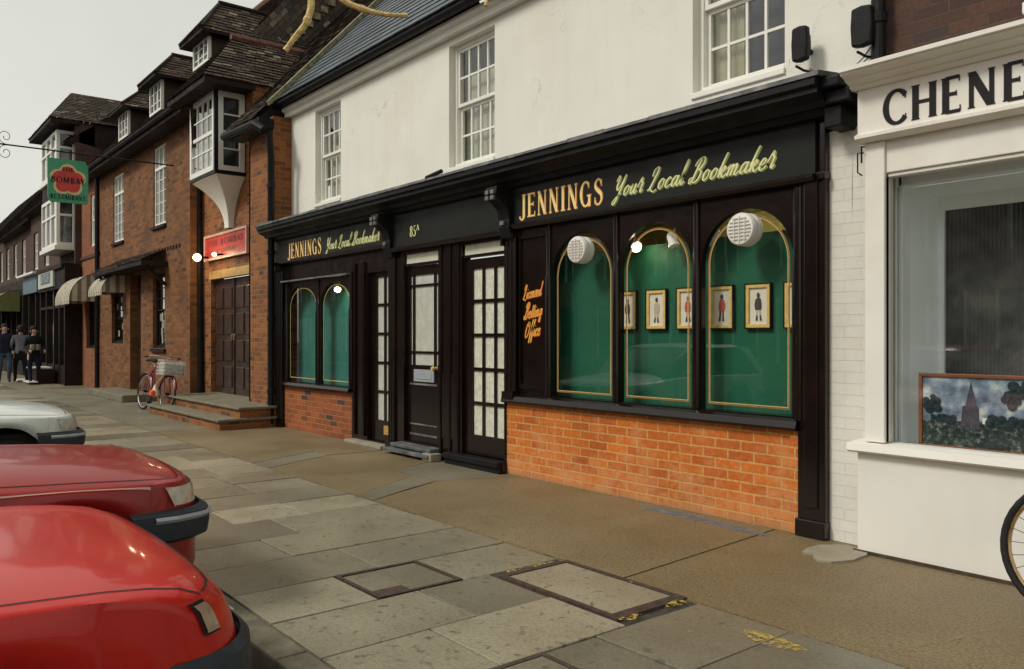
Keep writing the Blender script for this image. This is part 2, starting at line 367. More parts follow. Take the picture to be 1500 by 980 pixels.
M['skin'] = plain('skin', (.50, .30, .22), .6, .06, 10, 0)
M['hair'] = plain('dark_hair', (.03, .022, .018), .7, .3, 30, .3)
M['cloth_navy'] = plain('navy_cloth', (.018, .018, .035), .9, .3, 8, .3)
M['cloth_grey'] = plain('grey_cloth', (.17, .17, .19), .9, .2, 8, .3)
M['cloth_black'] = plain('black_cloth', (.012, .012, .016), .9, .3, 8, .3)
M['denim'] = plain('denim', (.05, .08, .12), .9, .2, 8, .3)
M['bark'] = plain('bark', (.12, .09, .05), .9, .4, 12, .8)
M['twig'] = plain('pale_yellow_twig', (.66, .47, .19), .75, .35, 90, .8, fine=160)
M['awning_green'] = plain('olive_canvas', (.16, .16, .05), .8, .2, 5, .2)
M['sign_blue'] = plain('blue_grey_sign', (.10, .16, .20), .5, .3, 8, .1)
M['sign_white'] = plain('off_white_sign', (.50, .50, .44), .5, .1, 8, .1)

def stripes():
    m, nt, bs = newmat('striped_canvas'); v = objnode(nt); sx = nt.nodes.new('ShaderNodeSeparateXYZ'); nt.links.new(v, sx.inputs[0])
    f = math_(nt, 'FRACT', math_(nt, 'MULTIPLY', math_(nt, 'ADD', sx.outputs[0], math_(nt, 'MULTIPLY', sx.outputs[1], .9)), 5.2)); g = math_(nt, 'GREATER_THAN', f, .55)
    cc = mixc(nt, g, (.55, .52, .40), (.24, .17, .12)); n = noise(nt, v, 4, 5); cc = mixc(nt, 1.0, cc, ramp(nt, n, [(.3, (.75, .75, .72)), (.7, (1.1, 1.1, 1.1))]), 'MULTIPLY')
    nt.links.new(cc, bs.inputs['Base Color']); bs.inputs['Roughness'].default_value = .9
    return m
M['stripes'] = stripes()
def fluted():
    m, nt, bs = newmat('dark_fluted_glass'); v = objnode(nt); sx = nt.nodes.new('ShaderNodeSeparateXYZ'); nt.links.new(v, sx.inputs[0])
    w = math_(nt, 'SINE', math_(nt, 'MULTIPLY', sx.outputs[0], 260.0))
    n = noise(nt, v, 3.0, 3); cc = ramp(nt, n, [(.35, (.02, .026, .025)), (.65, (.10, .10, .09))])
    nt.links.new(cc, bs.inputs['Base Color']); bs.inputs['Roughness'].default_value = .22; bump(nt, bs, w, .6, .004)
    return m
M['fluted'] = fluted()
def painting_sky():
    m, nt, bs = newmat('painted_sky'); v = objnode(nt); n = noise(nt, v, 9, 6, .6)
    nt.links.new(ramp(nt, n, [(.36, (.05, .09, .15)), (.52, (.22, .29, .36)), (.66, (.55, .58, .56))]), bs.inputs['Base Color']); bs.inputs['Roughness'].default_value = .45
    return m
M['p_sky'] = painting_sky()
def painting_land():
    m, nt, bs = newmat('painted_land'); v = objnode(nt); n = noise(nt, v, 40, 5, .7)
    nt.links.new(ramp(nt, n, [(.42, (.008, .014, .018)), (.55, (.03, .055, .05)), (.62, (.14, .15, .12)), (.7, (.35, .33, .27))]), bs.inputs['Base Color']); bs.inputs['Roughness'].default_value = .45
    return m
M['p_land'] = painting_land()
M['p_dark'] = plain('painted_foliage', (.018, .035, .04), .5, .6, 50, 0)
M['p_church'] = plain('painted_church', (.05, .052, .07), .5, .4, 40, 0)

# ---------------------------------------------------------------- reusable building pieces
def wall(mb, x0, x1, z0, z1, y, depth, holes=()):
    """front sheet facing -Y at y with rectangular holes (hx0,hx1,hz0,hz1[,reveal]) and reveals going back"""
    xs = sorted({x0, x1} | {h[0] for h in holes} | {h[1] for h in holes}); zs = sorted({z0, z1} | {h[2] for h in holes} | {h[3] for h in holes})
    for a, b in zip(xs, xs[1:]):
        for c, d in zip(zs, zs[1:]):
            mxx, mz = (a+b)/2, (c+d)/2
            if any(h[0] < mxx < h[1] and h[2] < mz < h[3] for h in holes): continue
            mb.quad((a, y, c), (b, y, c), (b, y, d), (a, y, d))
    for h in holes:
        r = h[4] if len(h) > 4 else .12
        a, b, c, d = h[:4]
        mb.quad((a, y, c), (a, y, d), (a, y+r, d), (a, y+r, c)); mb.quad((b, y, d), (b, y, c), (b, y+r, c), (b, y+r, d))
        mb.quad((a, y, d), (b, y, d), (b, y+r, d), (a, y+r, d)); mb.quad((b, y, c), (a, y, c), (a, y+r, c), (b, y+r, c))
    mb.quad((x0, y, z0), (x0, y, z1), (x0, y+depth, z1), (x0, y+depth, z0)); mb.quad((x1, y, z1), (x1, y, z0), (x1, y+depth, z0), (x1, y+depth, z1))
    mb.quad((x0, y, z1), (x1, y, z1), (x1, y+depth, z1), (x0, y+depth, z1))

def tiles(mb, BL, BR, TL, TR, course=.1, tw=.17, th=.018, rnd=.004, tint=(0, 1)):
    BL, BR, TL, TR = map(Vector, (BL, BR, TL, TR)); L = max((TL-BL).length, (TR-BR).length)
    nrm = (BR-BL).cross(TL-BL if (TL-BL).length > .01 else TR-BL).normalized()
    n = max(1, round(L/course))
    for i in range(n):
        a, b = i/n, min(1, (i+1.12)/n)
        l0, r0, l1, r1 = BL.lerp(TL, a), BR.lerp(TR, a), BL.lerp(TL, b), BR.lerp(TR, b)
        wd = (r0-l0).length; k = max(1, round(wd/tw)); sh = (i % 2)*.5
        cuts = [0]+[min(1, max(0, (j+sh)/k)) for j in range(1, k)]+[1]
        for c0, c1 in zip(cuts, cuts[1:]):
            if c1-c0 < 1e-4: continue
            mb.tint = tint[0]+(tint[1]-tint[0])*random.random()
            e = random.uniform(-rnd, rnd); up = nrm*(th+e); gp = .004/max(wd, .1)
            p0, p1 = l0.lerp(r0, c0+gp), l0.lerp(r0, c1-gp); q0, q1 = l1.lerp(r1, c0+gp), l1.lerp(r1, c1-gp)
            dn = (p0-q0).normalized()*random.uniform(-rnd, rnd)*1.5
            mb.quad(p0+up+dn, p1+up+dn, q1, q0); mb.quad(p0+dn-nrm*.004, p1+dn-nrm*.004, p1+up+dn, p0+up+dn)
    mb.tint = .5

def sash(parent, x0, x1, z0, z1, y, cols=4, rows=2, inner='blind', fr=.055, bar=.022, split=True, name='sash_window', frame='white'):
    """white sliding sash window set in a hole at y (front of the frame), with glass and what hangs behind it"""
    m = MB(); f = fr; d = .05
    m.box(x0, x0+f, y, y+.1, z0, z1); m.box(x1-f, x1, y, y+.1, z0, z1); m.box(x0+f, x1-f, y, y+.1, z1-f, z1); m.box(x0+f, x1-f, y-.02, y+.1, z0, z0+f)
    zm = (z0+z1)/2
    parts = [(zm, z1-f, y+.015), (z0+f, zm, y+.05)] if split else [(z0+f, z1-f, y+.02)]
    for a, b, yy in parts:
        s = .035
        m.box(x0+f, x0+f+s, yy, yy+.035, a, b); m.box(x1-f-s, x1-f, yy, yy+.035, a, b); m.box(x0+f+s, x1-f-s, yy, yy+.035, b-s, b); m.box(x0+f+s, x1-f-s, yy, yy+.035, a, a+s)
        X0, X1, Z0, Z1 = x0+f+s, x1-f-s, a+s, b-s
        for i in range(1, cols):
            xx = X0+(X1-X0)*i/cols; m.box(xx-bar/2, xx+bar/2, yy+.004, yy+.03, Z0, Z1)
        for j in range(1, rows):
            zz = Z0+(Z1-Z0)*j/rows; m.box(X0, X1, yy+.006, yy+.028, zz-bar/2, zz+bar/2)
    fo = m.build(name, M[frame], parent)
    g = MB()
    for a, b, yy in parts: g.quad((x0+f, yy+.018, a), (x1-f, yy+.018, a), (x1-f, yy+.018, b), (x0+f, yy+.018, b))
    g.build('glass', M['glass'], fo)
    c = MB(); c.box(x0+.01, x1-.01, y+.19, y+.2, z0+.01, z1-.01)
    c.build('dark_room', M['dark_room'], fo)
    if inner == 'blind':
        c = MB(); N = 14
        for i in range(N):
            a = x0+.06+(x1-x0-.12)*i/N; b = x0+.06+(x1-x0-.12)*(i+1)/N
            c.quad((a, y+.13+.012*(i % 2), z0+.06), (b, y+.13+.012*((i+1) % 2), z0+.06), (b, y+.13+.012*((i+1) % 2), z1-.3), (a, y+.13+.012*(i % 2), z1-.3))
        c.build('blind', M['blind'], fo)
    elif inner == 'curtain':
        c = MB(); N = 16; X1 = x0+(x1-x0)*.36
        for i in range(N):
            a = x0+.05+(X1-x0)*i/N; b = x0+.05+(X1-x0)*(i+1)/N
            c.quad((a, y+.12+.02*(i % 2), z0+.06), (b, y+.12+.02*((i+1) % 2), z0+.06), (b, y+.12+.02*((i+1) % 2), z1-.06), (a, y+.12+.02*(i % 2), z1-.06))
        c.build('curtain', M['curtain'], fo)
    elif inner == 'net':
        bxo('curtain', M['frosted_grey'], fo, x0+.06, x1-.06, y+.12, y+.13, z0+.06, z0+(z1-z0)*.62)
    return fo

# ---------------------------------------------------------------- lettering
def catmull(p, n=6):
    if len(p) < 3: return [Vector(q) for q in p]
    P = [Vector(p[0])]+[Vector(q) for q in p]+[Vector(p[-1])]; out = []
    for i in range(1, len(P)-2):
        for k in range(n):
            t = k/n; a, b, c, d = P[i-1], P[i], P[i+1], P[i+2]
            out.append(.5*((2*b)+(-a+c)*t+(2*a-5*b+4*c-d)*t*t+(-a+3*b-3*c+d)*t*t*t))
    out.append(P[-2]); return out
def ribbon(mb, pts, wf, T, lay):
    """2-D stroke to flat quads; wf(direction)->half width; T maps (x,y,layer) to world"""
    pts = [p for i, p in enumerate(pts) if i == 0 or (p-pts[i-1]).length > 1e-4]
    L, Rr = [], []
    for i, p in enumerate(pts):
        d = (pts[min(i+1, len(pts)-1)]-pts[max(0, i-1)]).normalized(); n = Vector((-d.y, d.x)); w = wf(d)
        if wf is not CONST and (i == 0 or i == len(pts)-1): w *= .6
        L.append(p+n*w); Rr.append(p-n*w)
    for i in range(len(pts)-1):
        mb.quad(T(*L[i], lay), T(*Rr[i], lay), T(*Rr[i+1], lay), T(*L[i+1], lay))
CONST = None
SCRIPT = {
 'a': (.46, [[(.31, .36), (.2, .45), (.06, .28), (.07, .05), (.17, .02), (.29, .25), (.33, .45)], [(.34, .46), (.3, .12), (.37, .0), (.48, .12)]]),
 'c': (.36, [[(.29, .34), (.22, .45), (.08, .3), (.07, .08), (.17, 0), (.38, .14)]]),
 'e': (.37, [[(.06, .17), (.25, .27), (.25, .42), (.15, .44), (.06, .24), (.09, .03), (.2, 0), (.38, .14)]]),
 'i': (.25, [[(.0, .2), (.12, .46)], [(.12, .46), (.09, .1), (.15, 0), (.26, .14)], [(.15, .60), (.16, .66)]]),
 'k': (.43, [[(.0, .25), (.16, .8), (.22, 1.02)], [(.2, 1.02), (.09, .5), (.06, 0)], [(.09, .2), (.24, .45), (.30, .36), (.22, .24), (.12, .22)], [(.14, .22), (.24, .02), (.32, 0), (.43, .14)]]),
 'l': (.26, [[(.0, .12), (.16, .6), (.23, 1.0), (.17, 1.02), (.09, .5), (.09, .08), (.16, 0), (.27, .14)]]),
 'd': (.48, [[(.31, .36), (.2, .45), (.06, .28), (.07, .05), (.17, .02), (.29, .25)], [(.40, 1.02), (.33, .5), (.30, .12), (.37, .0), (.5, .14)]]),
 'm': (.63, [[(.0, .3), (.09, .46), (.06, 0)], [(.07, .2), (.2, .45), (.26, .38), (.22, 0)], [(.23, .2), (.37, .45), (.44, .38), (.41, .08), (.48, 0), (.62, .14)]]),
 'n': (.45, [[(.0, .3), (.09, .46), (.06, 0)], [(.07, .2), (.2, .45), (.27, .38), (.24, .08), (.31, 0), (.45, .14)]]),
 'o': (.40, [[(.2, .45), (.07, .3), (.07, .08), (.16, 0), (.29, .14), (.30, .36), (.2, .45)], [(.29, .38), (.4, .36)]]),
 'r': (.36, [[(.0, .25), (.13, .64), (.17, .66), (.19, .46)], [(.18, .46), (.26, .44), (.22, .1), (.27, 0), (.36, .14)]]),
 's': (.32, [[(.0, .15), (.16, .50), (.24, .2), (.16, 0), (.05, .05)], [(.18, 0), (.32, .14)]]),
 't': (.26, [[(.0, .14), (.17, .78)], [(.17, .80), (.09, .2), (.14, 0), (.27, .14)], [(.03, .5), (.25, .52)]]),
 'u': (.45, [[(.0, .25), (.1, .46), (.07, .12), (.14, .0), (.27, .22), (.31, .46)], [(.31, .46), (.28, .1), (.34, 0), (.46, .14)]]),
 'g': (.45, [[(.31, .36), (.2, .45), (.06, .28), (.07, .05), (.17, .02), (.29, .25), (.33, .45)], [(.33, .45), (.27, -.1), (.2, -.36), (.08, -.34), (.12, -.15), (.45, .14)]]),
 'f': (.30, [[(.0, .12), (.2, .6), (.32, .98), (.26, 1.02), (.15, .5), (.08, -.1), (.05, -.36)], [(.05, -.36), (.13, -.3), (.16, .05), (.31, .14)]]),
 'Y': (.62, [[(.0, .72), (.1, .98), (.17, .86), (.12, .5), (.2, .3), (.36, .5), (.5, .95)], [(.52, 1.0), (.40, .3), (.25, -.25), (.12, -.38), (.08, -.25), (.3, .02), (.5, .12)]]),
 'L': (.58, [[(.12, .62), (.14, .9), (.34, 1.02), (.38, .85), (.26, .45), (.14, .1), (.02, .0)], [(.02, .0), (.16, .05), (.36, -.09), (.56, .0)]]),
 'B': (.66, [[(.36, .98), (.25, .5), (.14, .05), (.02, -.02), (.0, .16), (.12, .22)], [(.1, .7), (.22, .95), (.46, 1.04), (.56, .84), (.44, .58), (.28, .52)], [(.30, .53), (.50, .44), (.48, .15), (.30, -.02), (.15, .06)]]),
 'O': (.66, [[(.40, .98), (.14, .75), (.05, .25), (.18, .0), (.42, .15), (.54, .6), (.46, .92), (.30, .86), (.34, .7), (.62, .74)]]),
}
def nib(wmax, wmin):
    def f(d):
        a = abs(d.y)*.75+abs(d.x*.35+d.y*.65)*.4
        if d.y > 0.2: a *= .55
        return wmin+(wmax-wmin)*min(1, a)
    return f
def script(mb, text, T, slant=.38, w=.052, layers=0):
    x = 0; k = layers
    for ch in text:
        if ch == ' ': x += .30; continue
        adv, strokes = SCRIPT[ch]
        for st in strokes:
            ribbon(mb, [Vector((x+p.x+slant*p.y, p.y)) for p in catmull(st)], nib(w, w*.3), T, k % 23); k += 1
        x += adv
    return x
def slen(text): return sum(.30 if c == ' ' else SCRIPT[c][0] for c in text)
# roman capitals: filled polygons and stroked curves in a unit-high box
def roman(mb, text, T, w=.15, t=.05, serif=.05, extra=0.0, lay0=0, gap=.12):
    x = 0; lay = [lay0]
    def bar(x0, y0, x1, y1, ww):
        d = Vector((x1-x0, y1-y0)).normalized(); n = Vector((-d.y, d.x))*(ww/2+extra); a, b = Vector((x0, y0))-d*extra, Vector((x1, y1))+d*extra
        mb.quad(T(*(a+n), lay[0] % 29), T(*(a-n), lay[0] % 29), T(*(b-n), lay[0] % 29), T(*(b+n), lay[0] % 29)); lay[0] += 1
    def stem(cx, y0=0, y1=1, ww=None, s=True):
        ww = ww or w; bar(cx, y0, cx, y1, ww)
        if s and serif:
            if y0 == 0: bar(cx-ww/2-serif, .018, cx+ww/2+serif, .018, .036)
            if y1 == 1: bar(cx-ww/2-serif, .982, cx+ww/2+serif, .982, .036)
    def arc(cx, cy, rx, ry, a0, a1, wf):
        n = 22; L = []; Q = []
        for i in range(n+1):
            a = R(a0+(a1-a0)*i/n); ww = wf(a)/2+extra; L.append((cx+(rx+ww)*math.cos(a), cy+(ry+min(ww, t*.8+extra))*math.sin(a))); Q.append((cx+(rx-ww)*math.cos(a), cy+(ry-min(ww, t*.8+extra))*math.sin(a)))
        for i in range(n): mb.quad(T(*L[i], lay[0] % 29), T(*Q[i], lay[0] % 29), T(*Q[i+1], lay[0] % 29), T(*L[i+1], lay[0] % 29))
        lay[0] += 1
    fat = lambda a: t+(w-t)*abs(math.cos(a))**1.2
    for ch in text:
        if ch == ' ': x += .4; continue
        if ch == 'J': stem(x+.24, .08, 1); arc(x+.10, .08, .14, .16, 0, -170, lambda a: t+(w-t)*max(0, math.cos(a))); bar(x-.05, .0, x-.04, .06, .09); wd = .40
        elif ch == 'E':
            stem(x+.12); bar(x+.12, .975, x+.48, .975, t); bar(x+.12, .025, x+.50, .025, t); bar(x+.12, .52, x+.40, .52, t)
            bar(x+.48, .84, x+.48, 1, .035); bar(x+.50, 0, x+.50, .18, .035); bar(x+.40, .45, x+.40, .6, .03); wd = .58
        elif ch == 'N': stem(x+.10, ww=t*1.1); bar(x+.11, .97, x+.52, .03, w); stem(x+.54, ww=t*1.1); wd = .68
        elif ch == 'I': stem(x+.14); wd = .30
        elif ch == 'G': arc(x+.34, .5, .27, .48, 45, 325, fat); stem(x+.57, 0, .42, ww=w*.85, s=False); bar(x+.44, .43, x+.66, .43, .04); bar(x+.52, .74, x+.53, .93, .035); wd = .74
        elif ch == 'S':
            pts = catmull([(.42, .80), (.36, .94), (.22, .98), (.09, .86), (.10, .68), (.26, .53), (.42, .38), (.43, .16), (.30, .02), (.14, .03), (.05, .20)], 5)
            L = []; n = len(pts)
            for i, p in enumerate(pts):
                d = (pts[min(i+1, n-1)]-pts[max(0, i-1)]).normalized(); nn = Vector((-d.y, d.x)); u = i/(n-1); ww = (t+(w-t)*math.exp(-((u-.5)/.22)**2))/2+extra
                L.append((Vector((x+p.x, p.y))+nn*ww, Vector((x+p.x, p.y))-nn*ww))
            for i in range(n-1): mb.quad(T(*L[i][0], lay[0] % 29), T(*L[i][1], lay[0] % 29), T(*L[i+1][1], lay[0] % 29), T(*L[i+1][0], lay[0] % 29))
            lay[0] += 1; bar(x+.43, .72, x+.43, .95, .03); bar(x+.05, .05, x+.05, .28, .03); wd = .54
        elif ch == 'C': arc(x+.38, .5, .33, .48, 40, 320, fat); bar(x+.63, .72, x+.64, .88, .05); bar(x+.63, .14, x+.65, .26, .04); wd = .74
        elif ch == 'H': stem(x+.10); stem(x+.58); bar(x+.1, .5, x+.58, .5, t); wd = .70
        elif ch == '8': arc(x+.22, .74, .14, .23, 0, 360, fat); arc(x+.22, .27, .17, .25, 0, 360, fat); wd = .46
        elif ch == '5': bar(x+.12, .96, x+.38, .96, t*1.3); bar(x+.12, .96, x+.10, .55, t); arc(x+.18, .30, .17, .27, 120, -150, fat); wd = .44
        elif ch == 'A': bar(x+.02, 0, x+.24, 1, t*1.4); bar(x+.24, 1, x+.48, 0, w); bar(x+.1, .33, x+.4, .33, t); wd = .5
        elif ch == 'B': stem(x+.12, s=False); arc(x+.16, .75, .24, .22, 90, -90, fat); arc(x+.16, .26, .28, .24, 90, -90, fat); wd = .55
        elif ch == 'O': arc(x+.36, .5, .3, .47, 0, 360, fat); wd = .74
        elif ch == 'M': stem(x+.08, ww=t*1.3, s=False); bar(x+.1, 1, x+.36, .1, w); bar(x+.36, .1, x+.6, 1, t*1.3); stem(x+.64, s=False); wd = .78
        elif ch == 'Y': bar(x+.02, 1, x+.25, .45, w); bar(x+.25, .45, x+.48, 1, t*1.4); bar(x+.25, 0, x+.25, .47, w); wd = .52
        elif ch == 'R': stem(x+.12, s=False); arc(x+.16, .75, .25, .22, 90, -90, fat); bar(x+.22, .5, x+.48, 0, w); wd = .54
        elif ch == 'T': stem(x+.24, s=False); bar(x+.0, .95, x+.48, .95, t*1.6); wd = .5
        elif ch == 'U': bar(x+.12, .3, x+.12, 1, w); bar(x+.5, .3, x+.5, 1, t*1.4); arc(x+.31, .3, .19, .27, 180, 360, fat); wd = .62
        else: wd = .4
        x += wd+gap
    return x-gap

# ================================================================= GROUND
def ground():
    m = MB(); m.quad((-220, -200, -.125), (200, -200, -.125), (200, 200, -.125), (-220, 200, -.125)); tag(m.build('ground', M['asphalt']), kind='structure')
    m = MB(); m.quad((-120, -8.5, -.12), (60, -8.5, -.12), (60, 1.37, -.12), (-120, 1.37, -.12)); tag(m.build('road', M['asphalt']), kind='structure')
    # pavement bed
    m = MB(); m.box(-120, 60, 1.53, 5.6, -.12, -.014); tag(m.build('pavement_bed', M['joint']), kind='structure')
    # kerb
    m = MB(); x = -60
    while x < 12:
        l = .9; m.box(x, x+l-.008, 1.385, 1.535, -.16, -.002+random.uniform(-.003, .003)); x += l
    tag(m.build('kerb', M['kerb'], bevel=.012), kind='structure')
    # slabs
    m = MB(); g = .0045
    def slab(x0, x1, y0, y1, t=None):
        m.tint = random.random() if t is None else t
        dz = random.uniform(-.003, .003); tx = random.uniform(-.002, .002); ty = random.uniform(-.002, .002)
        b = [(x0+g, y0+g, -.06), (x1-g, y0+g, -.06), (x1-g, y1-g, -.06), (x0+g, y1-g, -.06)]
        t_ = [(x0+g, y0+g, dz-tx-ty), (x1-g, y0+g, dz+tx-ty), (x1-g, y1-g, dz+tx+ty), (x0+g, y1-g, dz-tx+ty)]
        m.hexa(b, t_)
    J = [-2.12, -2.65, -3.19, -3.72, -4.23, -4.78, -5.31, -5.86, -6.39, -6.93, -7.45, -8.0]
    Y0, Y1 = 1.54, 3.355
    spl = {0: [2.62], 1: [2.08], 2: [2.36], 3: 'man', 4: [2.41], 5: [2.12], 6: [2.42], 7: [2.16, 2.72], 8: [2.2], 9: [2.75], 10: [2.3, 2.72]}
    tints = {(4, 0): .35, (4, 1): .45, (5, 0): .45, (5, 1): .6, (6, 0): .15, (6, 1): .55, (7, 1): .95, (7, 2): .85, (8, 1): .35, (9, 0): .3, (9, 1): .55, (3, 0): .75, (2, 0): .55, (1, 0): .7}
    for i in range(11):
        xb, xa = J[i], J[i+1]
        if spl[i] == 'man':
            slab(xa, xb, Y0, 2.12, .8); slab(xa, xb, 2.66, 2.85, .6) if False else None
            slab(xa, xb, 2.66, Y1, .5); continue
        if i in (1, 0): ys = [Y0]+spl[i]+[2.83 if i == 1 else Y1]
        elif i == 2: ys = [Y0]+spl[i]+[2.83]
        else: ys = [Y0]+spl[i]+[Y1]
        for k, (a, b) in enumerate(zip(ys, ys[1:])): slab(xa, xb, a, b, tints.get((i, k)))
    x = -8.0
    while x > -48:
        w_ = random.choice([.52, .54, .56, .6]); ys = [Y0]; c = random.random()
        if c < .8: ys.append(random.uniform(2.0, 2.9))
        ys.append(Y1)
        for a, b in zip(ys, ys[1:]): slab(x-w_, x, a, b)
        x -= w_
    x = -2.12
    while x < 8:
        w_ = .535; ys = [Y0, random.uniform(2.0, 2.9), Y1]
        for a, b in zip(ys, ys[1:]): slab(x, x+w_, a, b)
        x += w_
    tag(m.build('pavement_slabs', M['slab'], bevel=.004), kind='structure')
    # buff strip along the shops, cut into a few fields by open joints
    m = MB()
    def fld(pts, t): m.tint = t; m.prism(pts, 'z', -.06, random.uniform(-.002, .002))
    e = .006; B = 5.55
    fld([(-3.36+e, B), (-3.18+e, 3.365), (-1.2, 3.365), (-1.2, B)], .45)
    fld([(-1.19, B), (-1.19, 3.365), (9, 3.365), (9, B)], .5)
    fld([(-3.36-e, B), (-5.93, B), (-6.42, 4.29), (-5.99, 3.365), (-3.18-e, 3.365)], .25)
    fld([(-6.0-e, 3.365), (-6.27-e, 3.9), (-6.43-e, 4.27), (-6.83, 4.27), (-6.25, 3.365)][:2]+[(-6.43-e, 4.27), (-6.83, 4.27), (-6.26, 3.365)], .9)
    fld([(-6.44, 4.29), (-5.95, B), (-7.7, B), (-7.25, 4.29)], .85)
    fld([(-6.27, 3.365), (-6.84, 4.26), (-7.26, 4.28), (-7.72, B), (-8.55, B), (-8.62, 4.27), (-8.16, 3.365)], .35)
    fld([(-8.18, 3.365), (-8.64, 4.26), (-9.02, 4.27), (-8.6, 3.365)], .95)
    fld([(-8.61, 3.365), (-9.03, 4.27), (-8.64, 4.28), (-8.57, B), (-12.2, B), (-12.2, 3.365)], .1)
    x = -12.21
    while x > -48:
        w_ = random.uniform(2.2, 3.6); fld([(x, B), (x-w_+.01, B), (x-w_+.01, 3.365), (x, 3.365)], random.choice([.75, .85, .95])); x -= w_
    tag(m.build('pavement_tarmac', M['screed']), kind='structure')
    # cement smears against the walls
    m = MB(); rnd = random.Random(3)
    def blob(cx, cy, rx, ry, z=.006, n=18, wob=.25):
        ps = [(cx+rx*(1+rnd.uniform(-wob, wob))*math.cos(2*math.pi*i/n), cy+ry*(1+rnd.uniform(-wob, wob))*math.sin(2*math.pi*i/n)) for i in range(n)]
        m.prism(ps, 'z', -.01, z)
    blob(-2.7, 4.78, .17, .22, .012)
    m2 = m; m2.build('cement_patch', M['patch']); tag(bpy.data.objects['cement_patch'], kind='structure')
    m = MB(); blob(-4.05, 4.90, .34, .07, .005); blob(-3.55, 4.86, .30, .045, .004, wob=.4); tag(m.build('tarmac_repair', M['patch_dark']), kind='structure')
    # covers
    e_ = empty('inspection_cover', (-3.18, 3.11, 0), 'large stone filled inspection cover in a dark metal frame, yellow dabs on its ends', 'manhole cover')
    m = MB(); a, b, c, d = -3.65, -2.73, 2.85, 3.37; f = .035
    for q in ((a, b, c, c+f), (a, b, d-f, d), (a, a+f, c+f, d-f), (b-f*2, b, c+f, d-f)): m.box(*q, -.05, .004)
    m.build('frame', M['iron_cover'], e_)
    m = MB(); m.tint = .75; m.box(a+f+.006, b-2*f-.006, c+f+.006, d-f-.006, -.05, .0); m.build('infill', M['slab'], e_)
    wm, wnt, wbs = newmat('soaked_yellow_paint'); wv = objnode(wnt); wbs.inputs['Base Color'].default_value = (.52, .36, .07, 1); wbs.inputs['Roughness'].default_value = .8
    tr = wnt.nodes.new('ShaderNodeBsdfTransparent'); ms = wnt.nodes.new('ShaderNodeMixShader'); wnt.links.new(ramp(wnt, noise(wnt, wv, 34, 6, .75), [(.46, (0, 0, 0)), (.58, (.9, .9, .9))]), ms.inputs[0])
    wnt.links.new(tr.outputs[0], ms.inputs[1]); wnt.links.new(wbs.outputs[0], ms.inputs[2]); wnt.links.new(ms.outputs[0], wnt.nodes['Material Output'].inputs[0])
    def splash(mb, cx, cy, rx, ry, z=.0075):
        n = 16; mb.quad(*[(cx+rx*(1+rnd.uniform(-.3, .3))*math.cos(2*math.pi*i/n), cy+ry*(1+rnd.uniform(-.3, .3))*math.sin(2*math.pi*i/n), z) for i in range(n)])
    m = MB(); splash(m, -3.668, 3.08, .022, .20); m.build('yellow_marks', wm, e_)
    m = MB(); splash(m, -2.70, 3.25, .028, .10); m.build('yellow_marks', wm, e_)
    m = MB(); splash(m, -2.70, 2.91, .024, .08); m.build('yellow_marks', wm, e_)
    m = MB(); splash(m, -2.12, 3.18, .15, .055, .005); tag(m.build('yellow_paint_mark', wm), 'faded yellow paint splash on the slabs at the open joint', 'paint mark')
    m = MB()
    for k in range(70):
        x_, y_ = rnd.uniform(-9, -1.3), rnd.uniform(1.7, 4.9); q = rnd.uniform(.004, .010); a_ = rnd.uniform(0, 3); dx, dy = q*math.cos(a_), q*math.sin(a_)
        m.hexa([(x_-dx, y_-dy, .003), (x_+dy*.5, y_-dx*.5, .003), (x_+dx, y_+dy, .003), (x_-dy*.5, y_+dx*.5, .003)], [(x_-dx, y_-dy, .008), (x_+dy*.5, y_-dx*.5, .008), (x_+dx, y_+dy, .008), (x_-dy*.5, y_+dx*.5, .008)])
    tag(m.build('pavement_litter', M['patch']), 'tiny pale crumbs of litter scattered on the pavement', 'litter', kind='stuff')
    e_ = empty('inspection_cover', (-3.97, 2.39, 0), 'small square brown inspection cover set in the slabs, nearer the red cars', 'manhole cover')
    m = MB(); a, b, c, d = -4.222, -3.728, 2.125, 2.655; f = .022
    for q in ((a, b, c, c+f), (a, b, d-f, d), (a, a+f, c+f, d-f), (b-f, b, c+f, d-f)): m.box(*q, -.05, .004)
    m.build('frame', M['iron_cover'], e_)
    m = MB(); m.tint = .25; m.box(a+f+.005, b-f-.005, c+f+.005, d-f-.005, -.05, -.004); m.build('infill', M['slab'], e_)
    m = MB(); m.box(-3.85, -3.73, 2.15, 2.33, -.002, .002); m.build('rusty_corner', M['iron_cover'], e_)
    e_ = empty('inspection_cover', (-2.38, 2.1, 0), 'brown inspection cover at the bottom edge of the view', 'manhole cover')
    m = MB(); a, b, c, d = -2.64, -2.13, 1.78, 2.3; f = .025
    for q in ((a, b, c, c+f), (a, b, d-f, d), (a, a+f, c+f, d-f), (b-f, b, c+f, d-f)): m.box(*q, -.05, .006)
    m.build('frame', M['iron_cover'], e_)
    m = MB(); m.tint = .3; m.box(a+f+.005, b-f-.005, c+f+.005, d-f-.005, -.05, .004); m.build('infill', M['slab'], e_)
    # far pavement
    m = MB(); m.box(-70, 30, -11, -8.5, -.12, 0); tag(m.build('opposite_pavement', M['screed']), kind='structure')
    m = MB(); m.quad((-2.8, 4.6, .012), (-2.6, 4.6, .012), (-2.6, 4.9, .012), (-2.8, 4.9, .012))
ground()

